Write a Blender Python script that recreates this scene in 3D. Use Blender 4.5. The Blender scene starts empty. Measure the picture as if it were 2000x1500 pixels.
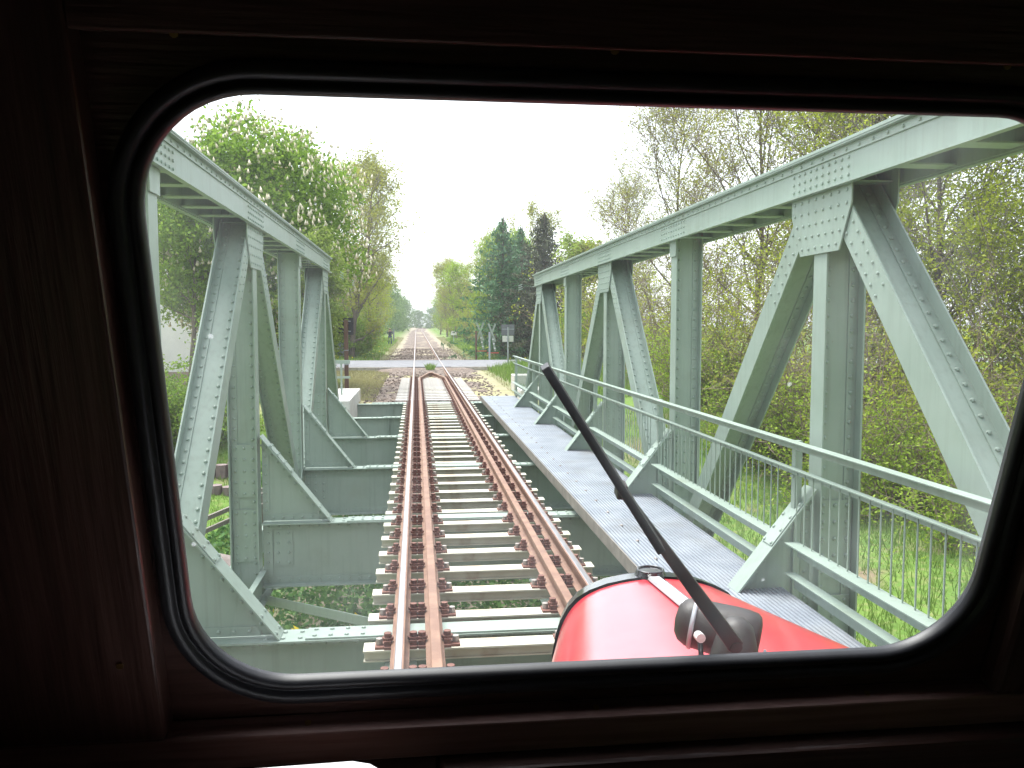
import bpy, math, random
import numpy as np
from mathutils import Vector, Matrix

# ------------------------------------------------------------------ camera, world, sun, exposure
sc = bpy.context.scene
col = sc.collection
R = math.radians
CAM = Vector((-0.62, 0.0, 2.05))
yaw, pit = R(6.57), R(4.01)
cam_d = bpy.data.cameras.new('camera')
cam = bpy.data.objects.new('camera', cam_d)
col.objects.link(cam)
cam.location = CAM
cam.rotation_euler = (R(90) - pit, 0, -yaw)
cam_d.sensor_width = 36
cam_d.lens = 36 * 1620 / 2000
cam_d.clip_start = 0.02
cam_d.clip_end = 4000
sc.camera = cam

w = bpy.data.worlds.new("World")
sc.world = w
w.use_nodes = True
wn = w.node_tree
wn.nodes.clear()
sky = wn.nodes.new('ShaderNodeTexSky')
sky.sky_type = 'NISHITA'
sky.sun_disc = False
SUN_EL, SUN_AZ = R(66), R(330)      # azimuth clockwise from +Y
sky.sun_elevation = SUN_EL
sky.sun_rotation = SUN_AZ
sky.air_density = 1.0
sky.dust_density = 1.0
hs = wn.nodes.new('ShaderNodeHueSaturation')
hs.inputs['Saturation'].default_value = 0.28     # overcast: a nearly white veil of cloud
hs.inputs['Value'].default_value = 1.0
bg = wn.nodes.new('ShaderNodeBackground')
bg.inputs['Strength'].default_value = 0.15
wo = wn.nodes.new('ShaderNodeOutputWorld')
wn.links.new(sky.outputs[0], hs.inputs['Color'])
wn.links.new(hs.outputs[0], bg.inputs[0])
wn.links.new(bg.outputs[0], wo.inputs[0])

sd = bpy.data.lights.new('sun', 'SUN')
sd.energy = 1.8
sd.angle = R(30)
sd.color = (1.0, 0.98, 0.94)
so = bpy.data.objects.new('sun', sd)
col.objects.link(so)
dv = Vector((math.sin(SUN_AZ) * math.cos(SUN_EL), math.cos(SUN_AZ) * math.cos(SUN_EL), math.sin(SUN_EL)))
so.rotation_euler = dv.to_track_quat('Z', 'Y').to_euler()
so.location = (0, -20, 60)

sc.view_settings.view_transform = 'Standard'
sc.view_settings.look = 'None'
sc.view_settings.gamma = 1
sc.view_settings.exposure = 1.75
sc.render.engine = 'CYCLES'
sc.cycles.use_denoising = True
sc.cycles.max_bounces = 8
sc.cycles.diffuse_bounces = 2
sc.cycles.transparent_max_bounces = 12

rnd = random.Random(7)

# ------------------------------------------------------------------ helpers
def tag(o, label=None, cat=None, group=None, kind=None):
    if label: o['label'] = label
    if cat: o['category'] = cat
    if group: o['group'] = group
    if kind: o['kind'] = kind
    return o

def empty(name, loc, rz=0, label=None, cat=None, group=None):
    o = bpy.data.objects.new(name, None)
    o.empty_display_size = 0.2
    o.location = loc
    o.rotation_euler = (0, 0, rz)
    col.objects.link(o)
    return tag(o, label, cat, group)

def link_obj(name, me, parent=None, world=False):
    o = bpy.data.objects.new(name, me)
    col.objects.link(o)
    if parent is not None:
        o.parent = parent
        if world:
            top = parent
            off = Vector((0, 0, 0))
            while top is not None:
                off += top.location if top.type == 'EMPTY' else Vector((0, 0, 0))
                top = top.parent
            if parent.type == 'EMPTY':
                o.matrix_parent_inverse = Matrix.Translation(-off)
    return o

def copy_tree(o, parent=None):
    c = o.copy()
    col.objects.link(c)
    if parent is not None:
        c.parent = parent
    for ch in list(o.children):
        copy_tree(ch, c)
    return c

class MB:
    """collects solids and links them as one mesh"""
    def __init__(s):
        s.v, s.f = [], []
    def add(s, vs, fs):
        b = len(s.v)
        s.v.extend([tuple(p) for p in vs])
        s.f.extend([tuple(i + b for i in q) for q in fs])
    def box(s, x0, x1, y0, y1, z0, z1):
        x0, x1 = min(x0, x1), max(x0, x1)
        y0, y1 = min(y0, y1), max(y0, y1)
        z0, z1 = min(z0, z1), max(z0, z1)
        s.add([(x0, y0, z0), (x1, y0, z0), (x1, y1, z0), (x0, y1, z0), (x0, y0, z1), (x1, y0, z1), (x1, y1, z1), (x0, y1, z1)],
              [(0, 3, 2, 1), (4, 5, 6, 7), (0, 1, 5, 4), (1, 2, 6, 5), (2, 3, 7, 6), (3, 0, 4, 7)])
    def obox(s, c, a, b, d):
        """oriented box: centre and three half-extent vectors"""
        c, a, b, d = Vector(c), Vector(a), Vector(b), Vector(d)
        if a.cross(b).dot(d) < 0:
            a, b = b, a
        P = [c - a - b - d, c + a - b - d, c + a + b - d, c - a + b - d, c - a - b + d, c + a - b + d, c + a + b + d, c - a + b + d]
        s.add(P, [(0, 3, 2, 1), (4, 5, 6, 7), (0, 1, 5, 4), (1, 2, 6, 5), (2, 3, 7, 6), (3, 0, 4, 7)])
    def prism(s, poly, ext):
        """closed planar polygon (3d points) extruded by a vector"""
        n = len(poly)
        P = [Vector(p) for p in poly]
        e = Vector(ext)
        nrm = Vector((0, 0, 0))
        for i in range(n):
            nrm += P[i].cross(P[(i + 1) % n])
        if nrm.dot(e) < 0:
            P.reverse()
        s.add(P + [p + e for p in P], [tuple(range(n - 1, -1, -1)), tuple(range(n, 2 * n))] +
              [(i, (i + 1) % n, (i + 1) % n + n, i + n) for i in range(n)])
    def tube(s, pts, rad, n=8, cap=True):
        pts = [Vector(p) for p in pts]
        if not hasattr(rad, '__len__'):
            rad = [rad] * len(pts)
        vs, fs = [], []
        for i, p in enumerate(pts):
            t = (pts[min(i + 1, len(pts) - 1)] - pts[max(i - 1, 0)]).normalized()
            up = Vector((0, 0, 1)) if abs(t.z) < 0.9 else Vector((1, 0, 0))
            a = t.cross(up).normalized()
            b = t.cross(a)
            for k in range(n):
                q = 2 * math.pi * k / n
                vs.append(p + (a * math.cos(q) + b * math.sin(q)) * rad[i])
        for i in range(len(pts) - 1):
            for k in range(n):
                k2 = (k + 1) % n
                fs.append((i * n + k, (i + 1) * n + k, (i + 1) * n + k2, i * n + k2))
        if cap:
            fs.append(tuple(range(n)))
            m = (len(pts) - 1) * n
            fs.append(tuple(range(m + n - 1, m - 1, -1)))
        s.add(vs, fs)
    def rivet(s, p, nrm, r=0.015):
        r *= 1.2
        p, nn = Vector(p), Vector(nrm).normalized()
        up = Vector((0, 0, 1)) if abs(nn.z) < 0.9 else Vector((1, 0, 0))
        a = nn.cross(up).normalized()
        b = nn.cross(a)
        vs, fs = [], []
        for (rr, h) in ((r, 0), (r * 0.78, r * 0.55)):
            for k in range(6):
                q = math.pi * k / 3
                vs.append(p + (a * math.cos(q) + b * math.sin(q)) * rr + nn * h)
        vs.append(p + nn * r * 0.82)
        for k in range(6):
            k2 = (k + 1) % 6
            fs.append((k, k2, 6 + k2, 6 + k))
            fs.append((6 + k, 6 + k2, 12))
        s.add(vs, fs)
    def rivets(s, p0, p1, nrm, pitch=0.1, r=0.015):
        p0, p1 = Vector(p0), Vector(p1)
        n = max(1, int((p1 - p0).length / pitch))
        for i in range(n + 1):
            s.rivet(p0.lerp(p1, i / n), nrm, r)
    def build(s, name, m, parent=None, world=True, smooth=False, bevel=0):
        me = bpy.data.meshes.new(name)
        me.from_pydata(s.v, [], s.f)
        if m is not None:
            me.materials.append(m)
        if smooth:
            for p in me.polygons: p.use_smooth = True
        me.update()
        o = link_obj(name, me, parent, world)
        if bevel:
            b = o.modifiers.new('bevel', 'BEVEL')
            b.width = bevel; b.segments = 2; b.limit_method = 'ANGLE'; b.angle_limit = R(40)
        return o

def np_mesh(name, verts, quads, mats, midx=None, smooth=False):
    me = bpy.data.meshes.new(name)
    verts = np.asarray(verts, dtype=np.float32)
    quads = np.asarray(quads, dtype=np.int32)
    n, k = quads.shape
    me.vertices.add(len(verts))
    me.vertices.foreach_set('co', verts.ravel())
    me.loops.add(n * k)
    me.loops.foreach_set('vertex_index', quads.ravel())
    me.polygons.add(n)
    me.polygons.foreach_set('loop_start', np.arange(0, n * k, k, dtype=np.int32))
    me.polygons.foreach_set('loop_total', np.full(n, k, dtype=np.int32))
    for m in (mats if isinstance(mats, (list, tuple)) else [mats]):
        me.materials.append(m)
    if midx is not None:
        me.polygons.foreach_set('material_index', np.asarray(midx, dtype=np.int32))
    if smooth:
        me.polygons.foreach_set('use_smooth', np.ones(n, dtype=bool))
    me.update(calc_edges=True)
    me.validate()
    return me

# ------------------------------------------------------------------ materials
def nt(name):
    m = bpy.data.materials.new(name)
    m.use_nodes = True
    t = m.node_tree
    return m, t, t.nodes['Principled BSDF'], t.nodes['Material Output']

def mat(name, c1, c2=None, rough=0.6, metal=0.0, scale=6.0, detail=6.0, lo=0.4, hi=0.65, bump=0.0, bscale=60.0, stretch=None,
        coat=0.0, c3=None, s3=1.2, lo3=0.55, hi3=0.7, spec=0.5):
    m, t, p, o = nt(name)
    p.inputs['Roughness'].default_value = rough
    p.inputs['Metallic'].default_value = metal
    p.inputs['Coat Weight'].default_value = coat
    p.inputs['Coat Roughness'].default_value = 0.06
    p.inputs['Specular IOR Level'].default_value = spec
    p.inputs['Base Color'].default_value = (*c1, 1)
    tc = t.nodes.new('ShaderNodeTexCoord')
    src = tc.outputs['Object']
    if stretch:
        mp = t.nodes.new('ShaderNodeMapping')
        mp.inputs['Scale'].default_value = stretch
        t.links.new(src, mp.inputs[0]); src = mp.outputs[0]
    if c2 is not None:
        n = t.nodes.new('ShaderNodeTexNoise')
        n.inputs['Scale'].default_value = scale
        n.inputs['Detail'].default_value = detail
        t.links.new(src, n.inputs['Vector'])
        r = t.nodes.new('ShaderNodeValToRGB')
        r.color_ramp.elements[0].position = lo; r.color_ramp.elements[0].color = (*c1, 1)
        r.color_ramp.elements[1].position = hi; r.color_ramp.elements[1].color = (*c2, 1)
        t.links.new(n.outputs[0], r.inputs[0])
        out = r.outputs[0]
        if c3 is not None:
            n3 = t.nodes.new('ShaderNodeTexNoise')
            n3.inputs['Scale'].default_value = s3; n3.inputs['Detail'].default_value = 4
            t.links.new(tc.outputs['Object'], n3.inputs['Vector'])
            r3 = t.nodes.new('ShaderNodeValToRGB')
            r3.color_ramp.elements[0].position = lo3; r3.color_ramp.elements[1].position = hi3
            t.links.new(n3.outputs[0], r3.inputs[0])
            mx = t.nodes.new('ShaderNodeMix'); mx.data_type = 'RGBA'
            t.links.new(r3.outputs[0], mx.inputs[0])
            t.links.new(out, mx.inputs[6])
            mx.inputs[7].default_value = (*c3, 1)
            out = mx.outputs[2]
        t.links.new(out, p.inputs['Base Color'])
    if bump:
        nb = t.nodes.new('ShaderNodeTexNoise')
        nb.inputs['Scale'].default_value = bscale; nb.inputs['Detail'].default_value = 5
        t.links.new(src, nb.inputs['Vector'])
        b = t.nodes.new('ShaderNodeBump'); b.inputs['Strength'].default_value = bump; b.inputs['Distance'].default_value = 0.02
        t.links.new(nb.outputs[0], b.inputs['Height'])
        t.links.new(b.outputs[0], p.inputs['Normal'])
    return m

def leaf_mat(name, ca, cb, cc, trans=0.4, rough=0.6):
    """leaves differ from one to the next; thin leaves pass some light"""
    m, t, p, o = nt(name)
    g = t.nodes.new('ShaderNodeNewGeometry')
    r = t.nodes.new('ShaderNodeValToRGB')
    e = r.color_ramp.elements
    e[0].position = 0; e[0].color = (*ca, 1)
    e[1].position = 1; e[1].color = (*cc, 1)
    k = e.new(0.5); k.color = (*cb, 1)
    t.links.new(g.outputs['Random Per Island'], r.inputs[0])
    p.inputs['Roughness'].default_value = rough
    p.inputs['Specular IOR Level'].default_value = 0.25
    t.links.new(r.outputs[0], p.inputs['Base Color'])
    tr = t.nodes.new('ShaderNodeBsdfTranslucent')
    t.links.new(r.outputs[0], tr.inputs[0])
    mx = t.nodes.new('ShaderNodeMixShader')
    mx.inputs[0].default_value = trans
    t.links.new(p.outputs[0], mx.inputs[1]); t.links.new(tr.outputs[0], mx.inputs[2])
    t.links.new(mx.outputs[0], o.inputs[0])
    return m

M = {}
M['paint'] = mat('bridge_paint', (0.295, 0.37, 0.315), (0.33, 0.405, 0.35), rough=0.42, scale=3.5, lo=0.35, hi=0.7, bump=0.05, bscale=9,
                 c3=(0.255, 0.305, 0.24), s3=1.6, lo3=0.58, hi3=0.78)
M['sleeper'] = mat('pale_sleeper_paint', (0.68, 0.66, 0.54), (0.60, 0.565, 0.45), rough=0.6, scale=5, c3=(0.44, 0.33, 0.22), s3=2.5, lo3=0.6, hi3=0.72)
M['concrete'] = mat('sleeper_concrete', (0.62, 0.59, 0.55), (0.48, 0.45, 0.41), rough=0.85, scale=9, bump=0.2)
M['block'] = mat('white_concrete', (0.72, 0.70, 0.67), (0.60, 0.57, 0.53), rough=0.85, scale=4, bump=0.15)
M['rust'] = mat('rail_rust', (0.225, 0.118, 0.078), (0.31, 0.175, 0.115), rough=0.62, scale=7, bump=0.1, bscale=30)
M['railtop'] = mat('worn_rail_head', (0.48, 0.455, 0.465), (0.38, 0.355, 0.36), rough=0.34, metal=1.0, scale=12, stretch=(6, 0.4, 1))
M['clip'] = mat('rusty_fastener', (0.15, 0.06, 0.045), (0.25, 0.11, 0.08), rough=0.7, scale=30)
M['washer'] = mat('grey_bolt', (0.42, 0.38, 0.35), (0.30, 0.24, 0.21), rough=0.5, metal=0.3, scale=40)
M['deck'] = mat('galvanised_deck', (0.33, 0.36, 0.41), (0.41, 0.44, 0.485), rough=0.45, metal=0.25, scale=2.5, c3=(0.29, 0.29, 0.29), s3=1.1, lo3=0.52, hi3=0.75)
M['deck_edge'] = mat('deck_edge_steel', (0.22, 0.20, 0.17), (0.30, 0.27, 0.23), rough=0.6, scale=6)
M['wood'] = mat('varnished_wood', (0.055, 0.026, 0.021), (0.10, 0.050, 0.041), rough=0.36, scale=3.0, detail=8, lo=0.35, hi=0.65,
                stretch=(2, 40, 40), bump=0.12, bscale=4, spec=0.5)
M['wood_lit_sill'] = mat('lit_sill_wood', (0.22, 0.115, 0.098), (0.34, 0.20, 0.175), rough=0.45, scale=3.0, detail=8, lo=0.35, hi=0.65,
                     stretch=(2, 40, 40), bump=0.1, bscale=4)  # varnished wood lightened: the light on the sill is put into its colour
M['wood_v'] = mat('varnished_wood_upright', (0.055, 0.026, 0.021), (0.10, 0.050, 0.041), rough=0.36, scale=3.0, detail=8, lo=0.35, hi=0.65,
                  stretch=(40, 2, 2), bump=0.12, bscale=4, spec=0.5)
M['dark'] = mat('cab_lining', (0.04, 0.024, 0.018), (0.06, 0.035, 0.027), rough=0.7, scale=3)
M['rubber'] = mat('black_rubber', (0.016, 0.0165, 0.020), (0.023, 0.0235, 0.029), rough=0.42, scale=20)
M['red'] = mat('red_paint', (0.62, 0.032, 0.052), (0.58, 0.026, 0.044), rough=0.34, scale=3, coat=0.8, c3=(0.60, 0.055, 0.075), s3=7, lo3=0.5, hi3=0.75, bump=0.02, bscale=5)
M['red'].node_tree.nodes['Principled BSDF'].inputs['Coat Roughness'].default_value = 0.16
M['red'].node_tree.nodes['Principled BSDF'].inputs['Coat IOR'].default_value = 1.6
M['black'] = mat('black_gloss', (0.012, 0.012, 0.015), (0.018, 0.018, 0.022), rough=0.2, scale=8, coat=0.5)
M['wiper'] = mat('wiper_black', (0.022, 0.017, 0.019), (0.045, 0.03, 0.028), rough=0.38, scale=30)
M['motor'] = mat('motor_black', (0.03, 0.027, 0.027), (0.05, 0.043, 0.04), rough=0.5, scale=25, bump=0.05)
M['chrome'] = mat('bright_metal', (0.85, 0.85, 0.87), (0.78, 0.78, 0.8), rough=0.45, metal=0.55, scale=10)
M['brass'] = mat('brass', (0.5, 0.36, 0.15), (0.35, 0.25, 0.1), rough=0.35, metal=1.0, scale=40)
M['paper'] = mat('paper', (0.86, 0.87, 0.92), (0.82, 0.83, 0.89), rough=0.8, scale=4)
M['asphalt'] = mat('asphalt', (0.19, 0.19, 0.205), (0.25, 0.25, 0.265), rough=0.9, scale=2.0, bump=0.1)
M['gravel_edge'] = mat('pale_gravel', (0.5, 0.47, 0.44), (0.36, 0.32, 0.29), rough=0.95, scale=8)
M['bark'] = mat('bark', (0.11, 0.088, 0.07), (0.19, 0.155, 0.125), rough=0.9, scale=8, bump=0.3, bscale=14, stretch=(1, 1, 0.3))
M['twig'] = mat('twig_bark', (0.20, 0.15, 0.11), (0.31, 0.245, 0.185), rough=0.9, scale=5)
M['twig_grey'] = mat('grey_twig', (0.23, 0.195, 0.165), (0.34, 0.29, 0.25), rough=0.9, scale=5)
M['leaf_chestnut'] = leaf_mat('chestnut_leaf', (0.12, 0.215, 0.022), (0.20, 0.34, 0.035), (0.34, 0.49, 0.075), trans=0.5)
M['leaf_mid'] = leaf_mat('mid_leaf', (0.12, 0.21, 0.03), (0.19, 0.31, 0.04), (0.30, 0.42, 0.065), trans=0.5)
M['leaf_light'] = leaf_mat('light_leaf', (0.20, 0.29, 0.05), (0.28, 0.38, 0.07), (0.38, 0.48, 0.11), trans=0.5)
M['leaf_bud'] = leaf_mat('budding_leaf', (0.26, 0.325, 0.035), (0.37, 0.435, 0.045), (0.50, 0.54, 0.075), trans=0.5)
M['leaf_olive'] = leaf_mat('olive_leaf', (0.23, 0.25, 0.05), (0.32, 0.335, 0.065), (0.43, 0.43, 0.09), trans=0.5)
M['leaf_spring'] = leaf_mat('spring_leaf', (0.20, 0.305, 0.03), (0.30, 0.43, 0.04), (0.42, 0.55, 0.07), trans=0.45)
M['needle'] = leaf_mat('spruce_needle', (0.06, 0.15, 0.065), (0.10, 0.23, 0.10), (0.16, 0.32, 0.14), trans=0.15)
M['needle_dark'] = leaf_mat('dark_spruce_needle', (0.045, 0.055, 0.03), (0.075, 0.088, 0.045), (0.125, 0.14, 0.07), trans=0.12)
M['leaf_far'] = leaf_mat('far_leaf', (0.10, 0.18, 0.05), (0.15, 0.25, 0.07), (0.22, 0.33, 0.10))
M['ivy'] = leaf_mat('ivy_leaf', (0.07, 0.17, 0.05), (0.12, 0.25, 0.07), (0.20, 0.36, 0.10), trans=0.35)
M['grass'] = leaf_mat('grass_blade', (0.13, 0.225, 0.04), (0.19, 0.30, 0.055), (0.28, 0.40, 0.09), trans=0.4)
M['grass_dry'] = leaf_mat('dry_grass_blade', (0.30, 0.28, 0.14), (0.36, 0.34, 0.17), (0.42, 0.39, 0.23), trans=0.3)
M['flower'] = mat('cream_flower', (0.80, 0.74, 0.56), (0.72, 0.62, 0.45), rough=0.8, scale=9)
M['dandelion'] = mat('yellow_flower', (0.80, 0.62, 0.02), (0.75, 0.55, 0.02), rough=0.8, scale=9)
M['plaster'] = mat('white_plaster', (0.86, 0.85, 0.86), (0.81, 0.80, 0.81), rough=0.9, scale=2)
M['plinth'] = mat('pinkish_plinth', (0.40, 0.31, 0.27), (0.34, 0.26, 0.22), rough=0.9, scale=3)
M['brick'] = mat('sill_brick', (0.30, 0.16, 0.13), (0.24, 0.12, 0.1), rough=0.9, scale=12)
M['roof'] = mat('roof_tile', (0.16, 0.07, 0.05), (0.22, 0.10, 0.07), rough=0.8, scale=7)
M['pane'] = mat('window_pane', (0.05, 0.055, 0.06), (0.07, 0.075, 0.08), rough=0.08, scale=3)
M['frame_white'] = mat('white_frame', (0.75, 0.75, 0.74), (0.68, 0.68, 0.67), rough=0.6, scale=8)
M['galv'] = mat('galvanised_post', (0.42, 0.46, 0.50), (0.36, 0.39, 0.43), rough=0.5, metal=0.3, scale=9)
M['sign_back'] = mat('grey_sign_back', (0.155, 0.165, 0.20), (0.18, 0.19, 0.225), rough=0.5, scale=5)
M['sign_white'] = mat('white_sign', (0.78, 0.78, 0.78), (0.7, 0.7, 0.7), rough=0.5, scale=5)
M['cross_back'] = mat('weathered_cross', (0.26, 0.32, 0.25), (0.33, 0.39, 0.31), rough=0.7, scale=6)
M['red_sign'] = mat('red_marking', (0.55, 0.11, 0.08), (0.5, 0.09, 0.07), rough=0.6, scale=6)
M['post_brown'] = mat('brown_post', (0.115, 0.06, 0.042), (0.165, 0.09, 0.062), rough=0.7, scale=7, stretch=(4, 4, 0.6))
M['board_black'] = mat('black_board', (0.008, 0.008, 0.014), (0.014, 0.014, 0.02), rough=0.5, scale=5)
M['cabinet'] = mat('grey_cabinet', (0.30, 0.34, 0.40), (0.34, 0.38, 0.44), rough=0.5, scale=5)
M['stone'] = mat('field_stone', (0.22, 0.18, 0.165), (0.32, 0.27, 0.25), rough=0.9, scale=5, bump=0.4, bscale=9)
M['palisade'] = mat('palisade_concrete', (0.22, 0.165, 0.165), (0.29, 0.22, 0.215), rough=0.9, scale=6, bump=0.3)
M['timber'] = mat('grey_timber', (0.20, 0.175, 0.15), (0.28, 0.25, 0.22), rough=0.85, scale=6, stretch=(1, 6, 6))
M['skin'] = mat('skin', (0.50, 0.30, 0.22), (0.46, 0.27, 0.2), rough=0.6, scale=9)
M['jacket'] = mat('dark_jacket', (0.045, 0.05, 0.075), (0.065, 0.07, 0.10), rough=0.9, scale=12)
M['jeans'] = mat('blue_jeans', (0.035, 0.055, 0.12), (0.05, 0.075, 0.15), rough=0.9, scale=12)
M['hair'] = mat('dark_hair', (0.05, 0.035, 0.025), (0.08, 0.055, 0.04), rough=0.8, scale=20)

def weather(m):
    """thin vertical grime runs and a few rust freckles on the bridge paint"""
    t = m.node_tree; p = t.nodes['Principled BSDF']
    src = p.inputs['Base Color'].links[0].from_socket
    tc = t.nodes.new('ShaderNodeTexCoord')
    def layer(src, scale3, lo, hi, colr, amt, detail=4):
        mp = t.nodes.new('ShaderNodeMapping'); mp.inputs['Scale'].default_value = scale3
        t.links.new(tc.outputs['Object'], mp.inputs[0])
        n = t.nodes.new('ShaderNodeTexNoise'); n.inputs['Scale'].default_value = 1; n.inputs['Detail'].default_value = detail
        t.links.new(mp.outputs[0], n.inputs['Vector'])
        r = t.nodes.new('ShaderNodeMapRange'); r.inputs[1].default_value = lo; r.inputs[2].default_value = hi; r.inputs[4].default_value = amt
        t.links.new(n.outputs[0], r.inputs[0])
        x = t.nodes.new('ShaderNodeMix'); x.data_type = 'RGBA'
        t.links.new(r.outputs[0], x.inputs[0]); t.links.new(src, x.inputs[6]); x.inputs[7].default_value = (*colr, 1)
        return x.outputs[2]
    c = layer(src, (22, 22, 1.1), 0.5, 0.75, (0.17, 0.19, 0.145), 0.26)
    c = layer(c, (38, 38, 20), 0.73, 0.78, (0.20, 0.105, 0.055), 0.5, 3)
    t.links.new(c, p.inputs['Base Color'])
weather(M['paint'])
# ------------------------------------------------------------------ ground, ballast, road
def smooth(t):
    t = np.clip(t, 0, 1)
    return t * t * (3 - 2 * t)

def grade(y):
    return 0.005 * np.clip(np.asarray(y, float) - 48, 0, 235)

def cxl(y):
    """centre line of the track: straight, then easing to the right"""
    d = np.clip(np.asarray(y, float) - 195, 0, None)
    return d * d / 8000.0

def vnoise(x, y, s):
    return (np.sin(x * s * 1.3 + 1.7 * np.sin(y * s * 0.9)) + np.sin(y * s * 1.1 + 2.1 * np.sin(x * s * 0.7 + 1))) * 0.5

def ground_z(x, y):
    x = np.asarray(x, float); y = np.asarray(y, float)
    xr = x - cxl(y)
    up = grade(y) - 0.22 + 0.05 * vnoise(x, y, 0.8)
    # verge falls slightly below the ballast, lifts into a grassy bank on the right before the road
    bank = 0.42 * smooth((xr - 2.6) / 1.6) * smooth((y - 27) / 4) * smooth((42.2 - y) / 3.0)
    up = up + bank + 0.30 * smooth((np.abs(xr) - 2.7) / 1.6) * smooth((y - 52) / 10)
    up = up - 0.55 * smooth((-xr - 4.5) / 5) * smooth((48 - y) / 8)      # garden of the house lies lower
    lowz = -2.55 + 1.05 * smooth((-x - 2.4) / 2.2) + 0.55 * smooth((x - 3.2) / 6) + 0.10 * vnoise(x, y, 0.6)
    yb = 23.4 + 0.0 * x
    t = smooth((yb + 1.0 - y) / np.where(np.abs(x) < 3.3, 1.4, 8.0))
    return up * (1 - t) + lowz * t

def axis(a, lo, hi, step, grow):
    c = list(np.arange(lo, hi + 1e-6, step))
    d = step
    while c[-1] < a[1]:
        d *= grow; c.append(c[-1] + d)
    d = step
    while c[0] > a[0]:
        d *= grow; c.insert(0, c[0] - d)
    return np.array(c)

gx = axis((-1500, 1500), -14, 16, 0.4, 1.16)
gy = axis((-60, 2600), -6, 62, 0.5, 1.07)
GX, GY = np.meshgrid(gx, gy)
GZ = ground_z(GX, GY)
nv = np.stack([GX.ravel(), GY.ravel(), GZ.ravel()], 1)
ii, jj = np.meshgrid(np.arange(len(gy) - 1), np.arange(len(gx) - 1), indexing='ij')
b0 = (ii * len(gx) + jj).ravel()
quads = np.stack([b0, b0 + 1, b0 + 1 + len(gx), b0 + len(gx)], 1)

def ground_mat():
    m, t, p, o = nt('ground_cover')
    tc = t.nodes.new('ShaderNodeTexCoord')
    def noise(scale, lo, hi, detail=6):
        n = t.nodes.new('ShaderNodeTexNoise'); n.inputs['Scale'].default_value = scale; n.inputs['Detail'].default_value = detail
        t.links.new(tc.outputs['Object'], n.inputs['Vector'])
        r = t.nodes.new('ShaderNodeMapRange'); r.inputs[1].default_value = lo; r.inputs[2].default_value = hi
        t.links.new(n.outputs[0], r.inputs[0])
        return r.outputs[0]
    def mix(fac, a, b):
        x = t.nodes.new('ShaderNodeMix'); x.data_type = 'RGBA'
        t.links.new(fac, x.inputs[0])
        for s, c in ((6, a), (7, b)):
            if isinstance(c, tuple): x.inputs[s].default_value = (*c, 1)
            else: t.links.new(c, x.inputs[s])
        return x.outputs[2]
    g = mix(noise(1.2, 0.35, 0.65), (0.10, 0.19, 0.035), (0.17, 0.27, 0.06))
    g = mix(noise(7, 0.5, 0.75), g, (0.26, 0.27, 0.11))
    g = mix(noise(0.55, 0.56, 0.68), g, (0.25, 0.20, 0.13))
    # dry verge beside the track: by distance from the track line
    sx = t.nodes.new('ShaderNodeSeparateXYZ'); t.links.new(tc.outputs['Object'], sx.inputs[0])
    ab = t.nodes.new('ShaderNodeMath'); ab.operation = 'ABSOLUTE'; t.links.new(sx.outputs[0], ab.inputs[0])
    wob = t.nodes.new('ShaderNodeMath'); wob.operation = 'MULTIPLY_ADD'
    t.links.new(noise(0.9, 0.2, 0.8), wob.inputs[0]); wob.inputs[1].default_value = -1.0
    t.links.new(ab.outputs[0], wob.inputs[2])
    mr = t.nodes.new('ShaderNodeMapRange'); mr.inputs[1].default_value = 3.2; mr.inputs[2].default_value = 1.6
    t.links.new(wob.outputs[0], mr.inputs[0])
    g = mix(mr.outputs[0], g, mix(noise(1.3, 0.25, 0.75), (0.33, 0.28, 0.21), (0.40, 0.345, 0.265)))
    # trampled dry lawn left of the track between bridge and road
    m1 = t.nodes.new('ShaderNodeMapRange'); m1.inputs[1].default_value = 43; m1.inputs[2].default_value = 40; t.links.new(sx.outputs[1], m1.inputs[0])
    m2 = t.nodes.new('ShaderNodeMapRange'); m2.inputs[1].default_value = 22; m2.inputs[2].default_value = 24; t.links.new(sx.outputs[1], m2.inputs[0])
    m3 = t.nodes.new('ShaderNodeMapRange'); m3.inputs[1].default_value = 3.0; m3.inputs[2].default_value = 1.5; t.links.new(sx.outputs[0], m3.inputs[0])
    mm = t.nodes.new('ShaderNodeMath'); mm.operation = 'MULTIPLY'; t.links.new(m1.outputs[0], mm.inputs[0]); t.links.new(m2.outputs[0], mm.inputs[1])
    mm2 = t.nodes.new('ShaderNodeMath'); mm2.operation = 'MULTIPLY'; t.links.new(mm.outputs[0], mm2.inputs[0]); t.links.new(m3.outputs[0], mm2.inputs[1])
    dry = mix(noise(3.0, 0.3, 0.7), (0.36, 0.34, 0.17), (0.40, 0.36, 0.23))
    dry = mix(noise(1.1, 0.52, 0.66), dry, (0.27, 0.29, 0.11))
    g = mix(mm2.outputs[0], g, dry)
    t.links.new(g, p.inputs['Base Color'])
    p.inputs['Roughness'].default_value = 0.95
    p.inputs['Specular IOR Level'].default_value = 0.1
    n = t.nodes.new('ShaderNodeTexNoise'); n.inputs['Scale'].default_value = 14; n.inputs['Detail'].default_value = 8
    t.links.new(tc.outputs['Object'], n.inputs['Vector'])
    b = t.nodes.new('ShaderNodeBump'); b.inputs['Strength'].default_value = 0.45; b.inputs['Distance'].default_value = 0.05
    t.links.new(n.outputs[0], b.inputs['Height']); t.links.new(b.outputs[0], p.inputs['Normal'])
    return m
M['ground'] = ground_mat()
go = link_obj('ground', np_mesh('ground', nv, quads, M['ground'], smooth=True))
tag(go, kind='structure')

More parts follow.
